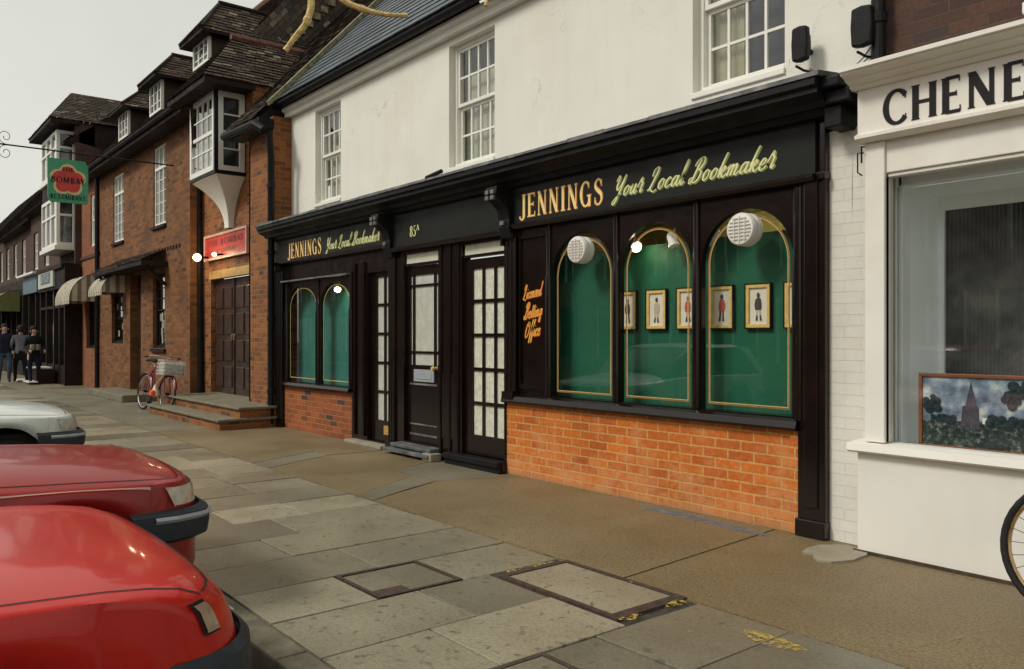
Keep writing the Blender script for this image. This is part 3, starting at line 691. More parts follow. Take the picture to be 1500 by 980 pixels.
# ================================================================= BOOKMAKER'S BUILDING
def bookmaker():
    E_ = empty('betting_shop', (-7.4, 5.3, 0), 'cream rendered shop with a long black bookmaker shopfront, gold lettering and green display windows', 'shop building')
    B = M['black']; F = 5.05
    # ---- upper wall
    wins = [(-11.16, -10.36, 3.3, 4.66), (-7.71, -6.86, 3.27, 4.66), (-4.24, -3.4, 3.32, 4.68)]
    m = MB(); wall(m, -12.05, -2.66, 2.6, 4.86, 5.3, .3, [w+(.10,) for w in wins]); m.build('rendered_wall', M['render'], E_)
    for (a, b, c, d) in wins:
        m = MB(); m.box(a-.01, b+.005, 5.28, 5.34, c-.05, c-.002); m.build('window_sill', M['white'], E_, bevel=.006)
    for i, (a, b, c, d) in enumerate(wins): sash(E_, a, b, c, d, 5.38, 4, 2, 'curtain' if i == 2 else 'blind', fr=.045)
    m = MB(); m.prism([(5.22, 4.74), (5.30, 4.74), (5.30, 4.875), (5.17, 4.875), (5.17, 4.83), (5.22, 4.80)], 'x', -12.07, -2.6); m.build('eaves_board', M['gutter_board'], E_)
    m = MB(); n = 8; pr = [(5.105+.06*math.cos(R(180+180*i/n)), 4.93+.06*math.sin(R(180+180*i/n))) for i in range(n+1)]; m.prism(pr, 'x', -12.1, -2.6); m.build('gutter', M['iron'], E_)
    # slate roof
    m = MB(); tiles(m, (-12.05, 5.06, 4.97), (-2.5, 5.06, 4.97), (-12.05, 8.6, 8.80), (-2.5, 8.6, 8.80), .2, .25, .012, .002); m.build('slate_roof', M['slate'], E_)
    m = MB(); m.quad((-12.05, 5.06, 4.93), (-2.5, 5.06, 4.93), (-2.5, 8.6, 8.76), (-12.05, 8.6, 8.76)); m.quad((-12.05, 8.6, 8.76), (-2.5, 8.6, 8.76), (-2.5, 12, 5), (-12.05, 12, 5)); m.build('roof_deck', M['timber'], E_)
    m = MB(); rnd = random.Random(5); N = 46
    for i in range(N):
        a, b = i/N, (i+1)/N; j = rnd.uniform(-.012, .012)
        y0, y1 = 4.98+(8.6-4.98)*a, 4.98+(8.6-4.98)*b; z0, z1 = 4.90+3.92*a, 4.90+3.92*b
        m.hexa([(-12.13+j, y0, z0), (-12.0+j, y0, z0), (-12.0+j, y1, z1), (-12.13+j, y1, z1)], [(-12.13+j, y0-.03, z0+.06), (-12.0+j, y0-.03, z0+.06), (-12.0+j, y1-.03, z1+.06), (-12.13+j, y1-.03, z1+.06)])
    m.build('roof_verge', M['moss'], E_)
    # wall behind the shopfront, right hand white brick strip
    m = MB(); wall(m, -2.926, -2.60, 0, 2.72, 5.085, .2); m.build('white_brick_strip', M['brick_white'], E_)
    # ---- cornice and lead
    prof = [(4.74, 3.00), (4.74, 2.955), (4.77, 2.94), (4.77, 2.91), (4.85, 2.875), (4.88, 2.84), (4.93, 2.84), (4.95, 2.80), (5.0, 2.80), (5.29, 2.80), (5.29, 3.05), (4.76, 3.015)]
    m = MB(); m.prism(prof, 'x', -12.0, -2.83); m.build('cornice', M['black_matt'], E_)
    m = MB()   # returned end of the cornice
    m.box(-2.83, -2.66, 4.86, 5.34, 2.84, 2.93); m.box(-2.83, -2.70, 4.80, 5.34, 2.93, 3.0); m.box(-2.86, -2.74, 4.9, 5.34, 2.70, 2.84)
    m.build('cornice_return', M['black_matt'], E_, bevel=.012)
    m = MB(); x = -12.0; rnd = random.Random(2)
    while x < -2.8:
        l = min(rnd.uniform(.25, .6), -2.8-x); d = rnd.uniform(-.006, .006)
        m.hexa([(x, 4.725+d, 3.003), (x+l, 4.725+d, 3.003), (x+l, 5.3, 3.055), (x, 5.3, 3.055)], [(x, 4.728+d, 3.03+d), (x+l, 4.728+d, 3.03+d), (x+l, 5.3, 3.10+d), (x, 5.3, 3.10+d)]); x += l
    m.build('lead_flashing', M['lead'], E_)
    m = MB(); m.tube([(-11.9, 5.18, 3.15), (-9.2, 5.16, 3.17), (-7.9, 5.14, 3.16), (-7.75, 5.14, 3.18)], .016); m.tube([(-7.9, 5.12, 3.17), (-7.6, 5.12, 3.2)], .026); m.build('conduit', M['iron'], E_)
    # ---- fascia boards
    m = MB(); m.box(-12.0, -8.62, 5.0, 5.2, 2.46, 2.80); m.box(-8.44, -6.36, 5.0, 5.2, 2.39, 2.80); m.box(-6.18, -2.98, 5.0, 5.2, 2.43, 2.80); m.build('fascia', M['fascia'], E_)
    m = MB()
    m.prism([(4.965, 2.44), (4.965, 2.415), (4.985, 2.395), (5.06, 2.395), (5.06, 2.44)], 'x', -6.18, -2.98)
    m.prism([(4.965, 2.40), (4.965, 2.375), (4.985, 2.355), (5.06, 2.355), (5.06, 2.40)], 'x', -8.44, -6.34)
    m.prism([(4.965, 2.47), (4.965, 2.445), (4.985, 2.425), (5.06, 2.425), (5.06, 2.47)], 'x', -12.0, -8.62)
    m.build('fascia_moulding', B, E_)
    # consoles
    for cx in (-8.53, -6.27):
        m = MB(); w = .085
        pr = [(5.05, 2.80), (4.80, 2.80), (4.79, 2.72), (4.85, 2.66), (4.93, 2.60), (4.955, 2.50), (4.95, 2.42), (4.985, 2.33), (5.05, 2.27)]
        m.prism(pr, 'x', cx-w, cx+w); c = m.build('console_bracket', M['black_matt'], E_, bevel=.006)
        m = MB()
        for zz in (2.745, 2.69):
            for xx in (-.042, .042): m.box(cx+xx-.026, cx+xx+.026, 4.772, 4.80, zz-.02, zz+.02)
        m.box(cx-.03, cx+.03, 4.925, 4.95, 2.44, 2.48); m.build('carved_block', M['lead'], c, bevel=.004)
    # ---- pilasters
    def pil(x0, x1, z0=0, z1=2.42, ribs=2, y=5.0):
        m = MB(); m.box(x0, x1, y+.03, 5.14, z0, z1); k = (x1-x0)/(ribs*2+1)
        for i in range(ribs+1):
            cx = x0+k*(2*i+.5); m.lathe((cx, y+.035, z0+.12), (0, 0, 1), [(k*.55, 0), (k*.55, z1-z0-.22)], 12)
        m.box(x0-.008, x1+.008, y-.012, 5.14, z0, z0+.11); m.box(x0-.008, x1+.008, y-.012, 5.14, z1-.10, z1-.02)
        return m.build('pilaster', B, E_, smooth=True)
    pil(-6.34, -6.18, .71); pil(-6.36, -6.345, 0, 2.35, 1)
    pil(-8.60, -8.46, 0, 2.40)
    pil(-11.98, -11.72, 0, 2.44)
    m = MB(); m.box(-3.13, -2.925, 5.03, 5.24, 0, 2.82); m.box(-3.075, -2.975, 5.015, 5.03, .2, 2.4); m.box(-3.14, -2.92, 5.01, 5.09, 0, .12); m.box(-3.14, -2.917, 5.005, 5.09, 2.40, 2.45)
    m.lathe((-3.125, 5.04, .78), (0, 0, 1), [(.03, 0), (.03, 1.6)], 14); m.build('end_pilaster', B, E_, bevel=.008)
    # ---- right shopfront
    m = MB(); wall(m, -6.34, -3.135, 0, .712, F, .22); m.build('brick_stallriser', M['brick_shop'], E_)
    m = MB(); m.box(-3.19, -3.128, 5.035, 5.05, 0, .705); m.build('brick_return', M['brick_shop'], E_)
    m = MB(); m.prism([(5.2, .712), (4.99, .712), (4.985, .73), (5.0, .775), (5.03, .79), (5.2, .80)], 'x', -6.36, -3.12); m.build('window_board', B, E_)
    arches = [(-5.70, -4.91), (-4.83, -4.07), (-3.975, -3.19)]
    def arched(x0, x1, z0, z1, y, arch, zb, zs, rise, depth):
        m = MB(); xs = [x0]+[v for a in arch for v in a]+[x1]
        for i in range(0, len(xs), 2): m.box(xs[i], xs[i+1], y, y+depth, z0, z1)
        N = 28
        for a, b in arch:
            cx, r = (a+b)/2, (b-a)/2
            if zb > z0+.001: m.box(a, b, y, y+depth, z0, zb)
            P = [(cx-r*math.cos(math.pi*i/N), zs+rise*math.sin(math.pi*i/N)) for i in range(N+1)]
            for (xa, za), (xb, zb_) in zip(P, P[1:]):
                m.quad((xa, y, za), (xb, y, zb_), (xb, y, z1), (xa, y, z1)); m.quad((xa, y, za), (xa, y+depth, za), (xb, y+depth, zb_), (xb, y, zb_))
            m.quad((a, y, z1), (b, y, z1), (b, y+depth, z1), (a, y+depth, z1))
        return m
    m = arched(-6.18, -3.135, .79, 2.40, 5.075, arches, .80, 1.90, .385, .05)
    m.box(-6.16, -5.74, 5.045, 5.075, 2.30, 2.38); m.box(-6.16, -6.135, 5.055, 5.075, .85, 2.30); m.box(-5.775, -5.75, 5.055, 5.075, .85, 2.30); m.box(-6.135, -5.775, 5.055, 5.075, .85, .9)
    m.build('window_frame', B, E_)
    m = MB()
    for x in (-5.735, -4.87, -4.02, -3.16):
        m.lathe((x, 5.07, .80), (0, 0, 1), [(.034, 0), (.034, 1.10), (.026, 1.14), (.026, 1.60)], 14)
    m.build('mullion_bead', B, E_, smooth=True)
    def arch_ring(mb, a, b, z0, zs, rise, ins, w, y):
        """closed line of width w set ins inside the opening"""
        N = 26; cx, r = (a+b)/2, (b-a)/2
        def loop(k):
            P = [(a+k, z0+k)]+[(cx-(r-k)*math.cos(math.pi*i/N), zs+(rise-k)*math.sin(math.pi*i/N)) for i in range(N+1)]+[(b-k, z0+k)]
            return P
        A, C = loop(ins), loop(ins+w); n = len(A)
        for i in range(n):
            j = (i+1) % n; mb.quad((A[i][0], y, A[i][1]), (A[j][0], y, A[j][1]), (C[j][0], y, C[j][1]), (C[i][0], y, C[i][1]))
    for k, (a, b) in enumerate(arches):
        g = MB(); N = 26; cx, r = (a+b)/2, (b-a)/2
        P = [(a, .79)]+[(cx-r*math.cos(math.pi*i/N), 1.90+.385*math.sin(math.pi*i/N)) for i in range(N+1)]+[(b, .79)]
        g.f.append(tuple(range(len(P)))); g.v += [Vector((x, 5.105, z)) for x, z in reversed(P)]; g.t.append(.5); g.mi.append(0)
        go = g.build('arched_window', M['glass_shop'], E_)
        l = MB(); arch_ring(l, a, b, .80, 1.90, .385, .042, .010, 5.102); l.build('brown_line', M['gold_dark'], go)
        l = MB(); arch_ring(l, a, b, .80, 1.90, .385, .055, .005, 5.1015); l.build('gold_line', M['gold'], go)
    # interior: green backing board, yellow wall beyond, ceiling
    m = MB(); m.box(-6.1, -3.14, 5.275, 5.30, .70, 2.13); m.build('green_backing', M['green'], E_)
    m = MB(); m.box(-6.15, -3.14, 5.12, 5.275, .70, .735); m.box(-6.16, -6.13, 5.13, 5.29, .735, 2.4); m.build('display_shelf', M['green'], E_)
    m = MB(); m.box(-6.1, -3.1, 6.6, 6.65, 0, 3); m.build('inner_wall', M['yellow_wall'], E_)
    m = MB(); m.box(-6.1, -3.1, 5.13, 6.6, 2.52, 2.56); m.box(-6.15, -6.1, 5.31, 6.6, .1, 2.52); m.box(-3.1, -3.05, 5.35, 6.6, .1, 2.52); m.build('ceiling', M['yellow_wall'], E_)
    m = MB(); m.box(-4.6, -3.2, 5.9, 5.96, 2.44, 2.49); m.build('fluorescent_tube', emis('tube_light', (1, .93, .62), 5.0), E_)
    # Licensed Betting Office
    m = MB(); m2 = MB()
    for txt, zb, x0, sx, sz in (('Licensed', 1.71, -6.115, .31, .13), ('Betting', 1.52, -6.10, .31, .145), ('Office', 1.34, -6.09, .27, .15)):
        L = slen(txt)+.4; s = sx/L
        T = lambda x, y, l, s=s, x0=x0, zb=zb, sz=sz: (x0+x*s, 5.0725-.00018*l, zb+y*sz+x*s*.12)
        script(m, txt, T, w=.085); T2 = lambda x, y, l, s=s, x0=x0, zb=zb, sz=sz: (x0+x*s, 5.0665-.00018*l, zb+.004+y*sz+x*s*.12)
        script(m2, txt, T2, w=.04)
    w_ = m.build('sign_lettering', M['red_text'], E_); w_['label'] = 'orange script lettering reading Licensed Betting Office'; m2.build('letter_highlight', M['yel_text'], w_)
    # fascia writing
    def jennings(x0, x1, z0, h, y=5.0, shear=0):
        L = roman(MB(), 'JENNINGS', lambda a, b, l: (a, 0, b)); s = (x1-x0)/L
        m = MB(); roman(m, 'JENNINGS', lambda a, b, l: (x0+a*s, y-.002-.0001*l, z0+b*h), extra=.028, lay0=0); o = m.build('sign_lettering', M['orange_text'], E_)
        o['label'] = 'gold serif lettering JENNINGS with an orange edge'
        m = MB(); roman(m, 'JENNINGS', lambda a, b, l: (x0+a*s, y-.006-.0001*l, z0+b*h)); m.build('gold_face', M['gold_text'], o)
    def local(x0, x1, z0, h, y=5.0):
        t = 'Your Local Bookmaker'; s = (x1-x0)/(slen(t)+.3)
        m = MB(); script(m, t, lambda a, b, l: (x0+.010*h/.2+a*s, y-.002-.0001*l, z0-.010*h/.2+b*h), w=.052); o = m.build('sign_lettering', M['lime_shadow'], E_)
        o['label'] = 'pale lime script lettering Your Local Bookmaker'
        m = MB(); script(m, t, lambda a, b, l: (x0+a*s, y-.006-.0001*l, z0+b*h), w=.048); m.build('script_face', M['lime_text'], o)
    jennings(-6.06, -4.95, 2.49, .22); local(-4.84, -3.24, 2.53, .17)
    jennings(-11.42, -10.33, 2.50, .215); local(-10.2, -8.72, 2.53, .16)
    m = MB(); roman(m, '85', lambda a, b, l: (-8.06+a*.125, 4.997-.0001*l, 2.50+b*.125), serif=0); roman(m, 'A', lambda a, b, l: (-7.92+a*.1, 4.997-.0001*l, 2.56+b*.065), serif=0)
    o = m.build('number_85A', M['lime_text'], E_); o.name = 'house_number'
    # ---- middle: transoms, doors
    m = MB()
    holes = [(-8.28, -7.56, .14, 2.33, .12), (-7.11, -6.37, .12, 2.34, .12)]
    wall(m, -8.46, -6.34, 0, 2.40, F, .15, holes)
    for x in (-7.5, -7.32, -7.17): m.lathe((x, 5.045, .1), (0, 0, 1), [(.02, 0), (.02, 2.25)], 10)
    m.box(-7.47, -7.2, 5.04, 5.05, .25, .95); m.build('door_surround', B, E_)
    def transom(x0, x1, z0, z1, y):
        f = MB(); f.box(x0, x1, y, y+.05, z1, z1+.03); f.box(x0, x1, y, y+.05, z0-.03, z0); o = f.build('transom_window', B, E_)
        g = MB(); g.box(x0, x1, y+.02, y+.03, z0, z1); g.build('pane', M['transom'], o)
    transom(-8.26, -7.57, 2.205, 2.315, 5.06); transom(-7.09, -6.38, 2.215, 2.325, 5.06)
    def door(x0, x1, z0, z1, y, panes, pm, name='door', kick=True):
        """panes: list of rects; solid frame with holes"""
        m = MB(); wall(m, x0, x1, z0, z1, y, .05, [p+(.02,) for p in panes]); o = m.build(name, B, E_)
        g = MB()
        for (a, b, c, d) in panes: g.quad((a-.005, y+.018, c-.005), (b+.005, y+.018, c-.005), (b+.005, y+.018, d+.005), (a-.005, y+.018, d+.005))
        g.build('pane', pm, o); return o
    # door of 85A
    xs = [(-8.215, -8.165), (-8.13, -7.72), (-7.685, -7.63)]; P = []
    for a, b in xs: P += [(a, b, 1.96, 2.07), (a, b, 1.19, 1.935), (a, b, 1.03, 1.165)]
    d = door(-8.28, -7.56, .14, 2.17, 5.10, P, M['frosted_grey'])
    m = MB(); m.box(-8.12, -7.70, 5.085, 5.10, .84, .98); m.box(-8.08, -7.74, 5.08, 5.085, .87, .95); m.build('letter_plate', M['bumper_strip'], d, bevel=.004)
    for za, zc in ((.80, .82), (.34, .355), (.22, .24)): bxo('door_moulding', M['lead'], d, -8.2, -7.64, 5.085, 5.10, za, zc)
    m = MB(); m.lathe((-7.66, 5.10, 1.0), (0, -1, 0), [(.022, 0), (.014, .03), (.028, .05), (.02, .07)], 14); m.build('door_knob', M['gold'], d, smooth=True)
    m = MB(); m.box(-8.34, -7.5, 4.90, 5.16, .085, .125); m.box(-8.42, -7.46, 4.84, 5.1, .03, .07); o = m.build('door_step', M['lead'], E_, bevel=.008)
    m = MB(); m.box(-8.3, -7.5, 4.92, 5.2, 0, .085); m.build('step_riser', M['black_matt'], o)
    m = MB(); m.box(-7.60, -7.42, 4.86, 5.0, 0, .085); m.build('stone_block', M['patch'], E_, bevel=.01)
    # door with fifteen panes
    P = []; cx = [(-6.965, -6.80), (-6.765, -6.60), (-6.565, -6.405)]; rows = [(.33, .645), (.68, 1.0), (1.035, 1.355), (1.39, 1.71), (1.745, 2.065)]
    for a, b in cx:
        for c, d_ in rows: P.append((a, b, c, d_))
    door(-7.11, -6.37, .12, 2.17, 5.09, P, M['frosted'])
    m = MB(); m.box(-7.3, -6.345, 4.93, 5.2, .06, .12); m.build('door_step', M['black_matt'], E_, bevel=.008); m = MB(); m.box(-7.3, -6.345, 4.96, 5.2, 0, .06); m.build('step_riser', M['black_matt'], E_)
    # ---- left shopfront
    m = MB(); wall(m, -11.72, -9.6, 0, .63, F+.02, .22); m.build('brick_stallriser', M['brick_shop_dark'], E_)
    m = MB(); m.prism([(5.2, .632), (5.0, .632), (4.995, .65), (5.01, .685), (5.2, .70)], 'x', -11.72, -9.58); m.build('window_board', B, E_)
    ar2 = [(-11.63, -10.66), (-10.53, -9.65)]
    m = arched(-11.72, -9.58, .69, 2.45, 5.075, ar2, .70, 1.78, .33, .05); m.build('window_frame', B, E_)
    m = MB()
    for x in (-11.65, -10.6, -9.62): m.lathe((x, 5.07, .70), (0, 0, 1), [(.035, 0), (.035, 1.0), (.026, 1.04), (.026, 1.5)], 14)
    m.build('mullion_bead', B, E_, smooth=True)
    m = MB(); m.box(-11.7, -9.6, 4.99, 5.05, 2.165, 2.185); m.build('blind_rail', M['lead'], E_)
    for a, b in ar2:
        g = MB(); N = 20; cxx, r = (a+b)/2, (b-a)/2
        P = [(a, .70)]+[(cxx-r*math.cos(math.pi*i/N), 1.78+.33*math.sin(math.pi*i/N)) for i in range(N+1)]+[(b, .70)]
        g.f.append(tuple(range(len(P)))); g.v += [Vector((x, 5.105, z)) for x, z in reversed(P)]; g.t.append(.5); g.mi.append(0)
        go = g.build('arched_window', M['glass_shop'], E_)
        l = MB(); arch_ring(l, a, b, .71, 1.78, .33, .045, .008, 5.1); l.build('gold_line', M['gold'], go)
    m = MB(); m.box(-11.7, -9.6, 5.275, 5.3, .6, 2.2); m.build('green_backing', plain('pale_teal_backing', (.02, .17, .13), .6, .12, 3, .05), E_)
    m = MB(); m.box(-11.7, -9.6, 5.3, 6.4, 2.4, 2.45); m.box(-11.7, -9.6, 6.35, 6.4, .5, 2.4); m.build('inner_wall', M['dark_room'], E_)
    # glazed side door and its panels
    P = []; cx = [(-9.05, -8.88), (-8.84, -8.66)]; rows = [(.32, .66), (.69, 1.02), (1.05, 1.38), (1.41, 1.74), (1.77, 2.10)]
    for a, b in cx:
        for c, d_ in rows: P.append((a, b, c, d_))
    m = MB(); wall(m, -9.58, -8.60, .0, 2.45, F+.02, .15, [(-9.2, -8.62, .06, 2.16, .1)]); m.lathe((-9.26, 5.06, .1), (0, 0, 1), [(.025, 0), (.025, 2.2)], 10); m.lathe((-9.5, 5.06, .1), (0, 0, 1), [(.025, 0), (.025, 2.2)], 10); m.build('door_surround', B, E_)
    d = door(-9.2, -8.62, .06, 2.16, 5.13, P, M['frosted_grey'])
    m = MB(); m.box(-8.86, -8.68, 5.115, 5.13, .15, .26); m.build('kick_vent', M['wood_lintel'], d)
    m = MB(); m.box(-9.56, -8.62, 4.93, 5.2, 0, .045); m.build('stone_threshold', M['patch'], E_, bevel=.01)
bookmaker()

# things in and on the bookmaker's window
def disc():
    t = empty('extractor_fan', (0, 0, 0), 'round white louvred extractor fan', 'extractor fan', 'white extractor fans on the arched panes')
    m = MB(); m.lathe((0, 0, 0), (0, -1, 0), [(.118, 0), (.122, .015), (.118, .04), (.108, .045), (.108, .055), (.120, .06), (.120, .10), (.110, .115), (.10, .118)], 32); m.build('housing', M['plastic'], t, smooth=True, angle=35)
    m = MB()
    for i in range(7):
        z = -.075+.025*i; w = math.sqrt(max(0, .095**2-z*z)); m.box(-w, w, -.124, -.1175, z-.004, z+.004)
    m.build('grille', M['shadow_slot'], t)
    m = MB()
    for i in range(3):
        x = -.045+.045*i; w = math.sqrt(.095**2-x*x); m.box(x-.003, x+.003, -.1255, -.119, -w, w)
    m.build('grille_bar', M['plastic'], t)
    return t
d1 = disc(); d1.location = (-5.28, 5.10, 2.125); d1['label'] = 'round white extractor fan at the top of the first arched pane, left of the three'
d2 = copy_tree(d1); d2.location = (-3.565, 5.10, 2.13); d2['label'] = 'round white extractor fan at the top of the rightmost arched pane, above the prints'
def spot(loc, lit, aim, label):
    t = empty('spotlight', loc, label, 'spotlight', 'white spotlights inside the bookmaker window')
    L = Vector(loc); a = Vector(aim).normalized()
    m = MB(); m.lathe(L-a*.05, a, [(.026, -.02), (.036, 0), (.036, .06), (.047, .10), (.047, .11)], 18, caps=True); m.build('shade', M['plastic'], t, smooth=True)
    m = MB(); m.tube([L-a*.04, L+Vector((0, .03, .10))], .010); m.build('arm', M['plastic'], t)
    m = MB(); m.lathe(L+a*.062, a, [(.040, 0), (.034, .008), (.014, .014)], 16); m.build('bulb', M['bulb'] if lit else M['plastic'], t, smooth=True)
    if lit:
        ld = bpy.data.lights.new('spotlight_lamp', 'POINT'); ld.energy = 1.0; ld.color = (1, .8, .5); ld.shadow_soft_size = .03
        lo = bpy.data.objects.new('lamp_light', ld); col(lo); lo.parent = t; lo.location = a*.12
spot((-4.76, 5.17, 2.13), True, (.6, -.25, -.25), 'lit white spotlight at the left of the middle arched pane')
spot((-4.34, 5.17, 2.13), False, (.3, -.1, -.6), 'unlit white spotlight hanging at the right of the middle arched pane')
spot((-3.95, 5.17, 2.12), False, (-.5, -.25, -.45), 'small white spotlight at the left of the right hand arched pane')
spot((-10.19, 5.17, 2.03), True, (.5, -.3, -.4), 'warm lit spotlight in the far left arched window')

def print_(i, x, coat, kind, label):
    t = empty('framed_print', (x+.105, 5.26, 1.58), label, 'framed print', 'framed prints on the green backing')
    x0, x1, z0, z1 = x, x+.21, 1.42, 1.745; y = 5.272
    m = MB(); f = .008
    for q in ((x0-f, x1+f, z0-f, z0), (x0-f, x1+f, z1, z1+f), (x0-f, x0, z0, z1), (x1, x1+f, z0, z1)): m.box(q[0], q[1], y-.03, y, q[2], q[3])
    m.build('frame_edge', M['frame_black'], t)
    m = MB(); f = .028
    for q in ((x0, x1, z0, z0+f), (x0, x1, z1-f, z1), (x0, x0+f, z0+f, z1-f), (x1-f, x1, z0+f, z1-f)): m.box(q[0], q[1], y-.026, y, q[2], q[3])
    m.build('frame', M['gold'], t, bevel=.004)
    m = MB(); m.box(x0+f, x1-f, y-.012, y, z0+f, z1-f); m.build('paper', M['print_paper'], t)
    cx = (x0+x1)/2; Y = y-.0125; zb = z0+.058; k = -1 if kind % 2 else 1
    def pl(name, mt, ps, l):
        q = MB(); q.prism([(cx+k*a, zb+b) for a, b in ps], 'y', Y-.0007*l-.0012, Y-.0007*l); q.build(name, mt, t)
    pl('figure_legs', M['ink'] if kind % 3 == 0 else M['buff_ink'], [(-.02, 0), (-.008, 0), (-.006, .075), (.004, .075), (.012, 0), (.026, .0), (.018, .09), (-.018, .09)], 1)
    pl('figure_coat', coat, [(-.026, .075), (.024, .075), (.028, .11), (.022, .155), (.006, .168), (-.012, .165), (-.026, .15), (-.034, .11)], 2)
    pl('figure_boots', M['ink'], [(-.024, -.004), (-.006, -.004), (-.007, .035), (-.018, .035)], 3); pl('figure_boots', M['ink'], [(.012, -.004), (.03, -.004), (.022, .035), (.011, .035)], 3)
    pl('figure_head', M['ink'], [(-.010, .168), (.008, .168), (.011, .182), (.016, .187), (.002, .205), (-.012, .2), (-.013, .182)], 4)
coats = [(M['ink'], 'narrow framed print of a thin dark figure, far left of the row'), (M['buff_ink'], 'gold framed print of a standing figure in dark and buff, second from the left'), (M['coat_red'], 'gold framed print cut by the mullion, of a figure in a red jacket'),
         (M['coat_red'], 'gold framed print of a figure in red coat, first in the right pane'), (M['ink'], 'gold framed print of a figure with a sack, middle of the right hand pane'), (M['buff_ink'], 'gold framed print at the right edge of the right hand pane, partly hidden')]
for i, (c, l) in enumerate(coats): print_(i, -5.02+.33*i, c, i, l)

# ================================================================= WHITE SHOP ON THE RIGHT
def white_shop():
    E_ = empty('white_shop', (-1, 5.2, 0), 'white painted shop with black roman capitals on its fascia, dark brick above', 'shop building')
    Wt = M['white_old']; XR = 3.2
    m = MB(); wall(m, -2.66, XR, 2.9, 7.5, 5.3, .3, [(-.6, .5, 3.6, 5.0), (1.6, 2.7, 3.6, 5.0)]); m.build('upper_brick_wall', M['brick_dark'], E_)
    sash(E_, -.6, .5, 3.6, 5.0, 5.38, 3, 2, 'blind'); sash(E_, 1.6, 2.7, 3.6, 5.0, 5.38, 3, 2, 'blind')
    m = MB(); tiles(m, (-2.6, 5.1, 7.45), (XR, 5.1, 7.45), (-2.6, 8, 10), (XR, 8, 10), .2, .25); m.build('tile_roof', M['tile'], E_)
    m = MB(); m.prism([(4.90, 2.62), (4.86, 2.60), (4.86, 2.58), (4.90, 2.56), (5.3, 2.56), (5.3, 2.62)], 'x', -2.63, XR)
    m.prism([(4.88, 2.89), (4.86, 2.905), (4.86, 2.915), (4.825, 2.925), (4.80, 2.935), (4.80, 2.942), (4.775, 2.95), (4.745, 2.96), (4.745, 2.97), (4.725, 2.975), (4.725, 3.0), (5.3, 3.06), (5.3, 2.89)], 'x', -2.66, XR)
    m.build('cornice', Wt, E_)
    m = MB(); m.box(-2.63, XR, 4.90, 5.28, 2.62, 2.89); m.build('fascia', Wt, E_)
    m = MB(); m.box(-2.60, -2.475, 4.93, 5.05, .70, 2.56); m.box(-2.475, XR, 4.95, 5.05, 2.36, 2.56); m.box(-2.475, XR, 4.965, 5.03, 2.335, 2.36); m.box(-2.492, -2.475, 4.95, 4.99, .7, 2.36)
    m.box(-.45, -.33, 4.93, 5.05, .70, 2.36); m.box(2.2, XR, 4.93, 5.05, .7, 2.36); m.build('window_frame', Wt, E_, bevel=.005)
    m = MB(); m.prism([(5.05, .70), (4.88, .69), (4.87, .645), (4.90, .63), (5.05, .63)], 'x', -2.69, XR); m.build('window_sill', Wt, E_)
    m = MB(); wall(m, -2.645, XR, 0, .63, 4.93, .3); m.build('stallriser', Wt, E_)
    m = MB(); m.box(-2.67, XR, 4.915, 4.93, 0, .018); m.build('plinth_line', M['iron_cover'], E_)
    g = MB(); g.quad((-2.48, 5.0, .70), (2.2, 5.0, .70), (2.2, 5.0, 2.36), (-2.48, 5.0, 2.36)); g.build('shop_glass', M['glass_shop'], E_)
    # white and dark display behind the glass
    G = M['grey_white']
    m = MB(); m.box(-2.6, 2.6, 5.05, 5.62, .60, .68); m.build('display_floor', G, E_)
    m = MB(); m.box(-2.515, -2.497, 5.13, 5.2, .68, 2.5); m.box(-2.492, -2.465, 5.14, 5.24, .68, 2.5); m.box(-2.56, 2.4, 5.14, 5.24, 2.30, 2.46)
    m.build('inner_post', G, E_, bevel=.006)
    m = MB(); m.quad((-2.47, 5.24, .68), (-2.40, 5.5, .68), (-2.40, 5.5, 2.3), (-2.47, 5.24, 2.3)); m.quad((-2.47, 5.24, 2.3), (-2.47, 5.5, 2.26), (2.4, 5.5, 2.26), (2.4, 5.24, 2.3)); m.build('side_lining', G, E_)
    m = MB(); wall(m, -2.47, 2.4, .68, 2.32, 5.5, .05, [(-2.37, -1.90, .75, 2.17, .03), (-1.82, -1.3, .75, 2.17, .03), (-1.22, -.7, .75, 2.17, .03), (-.6, 2.3, .75, 2.17, .03)]); m.build('inner_screen', G, E_)
    m = MB(); m.quad((-2.4, 5.525, .7), (2.35, 5.525, .7), (2.35, 5.525, 2.2), (-2.4, 5.525, 2.2)); m.build('fluted_panel', M['fluted'], E_)
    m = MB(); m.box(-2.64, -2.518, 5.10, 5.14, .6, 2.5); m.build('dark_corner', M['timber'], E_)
    # lettering
    for nm, ch, x0, x1 in (('C', 'C', -2.46, -2.318), ('H', 'H', -2.292, -2.155), ('E', 'E', -2.125, -2.01), ('N', 'N', -1.985, -1.83), ('E', 'E', -1.80, -1.685)):
        L = roman(MB(), ch, lambda a, b, l: (a, 0, b)); s = (x1-x0)/(L*.95)
        m = MB(); roman(m, ch, lambda a, b, l: (x0+a*s, 4.897-.0001*l, 2.635+b*.205), w=.19, t=.10, serif=.025)
        o = m.build('fascia_letter', M['black_text'], E_); o['label'] = 'black roman capital '+ch
    m = MB(); m.tube([(-2.66, 5.22, 7.4), (-2.66, 5.22, 3.1)], .045, 12)
    for z in (3.4, 4.6, 6): m.lathe((-2.66, 5.22, z), (0, 0, 1), [(.055, 0), (.055, .06)], 12)
    m.build('downpipe', M['iron'], E_)
    m = MB(); m.tube([(-2.60, 4.99, 2.55), (-2.615, 4.92, 2.54), (-2.615, 4.92, 2.44)], .006, 6); m.tube([(-2.60, 4.92, 2.50), (-2.63, 4.90, 2.50), (-2.63, 4.90, 2.38), (-2.61, 4.92, 2.36)], .005, 6); m.build('iron_hook', M['iron'], E_)
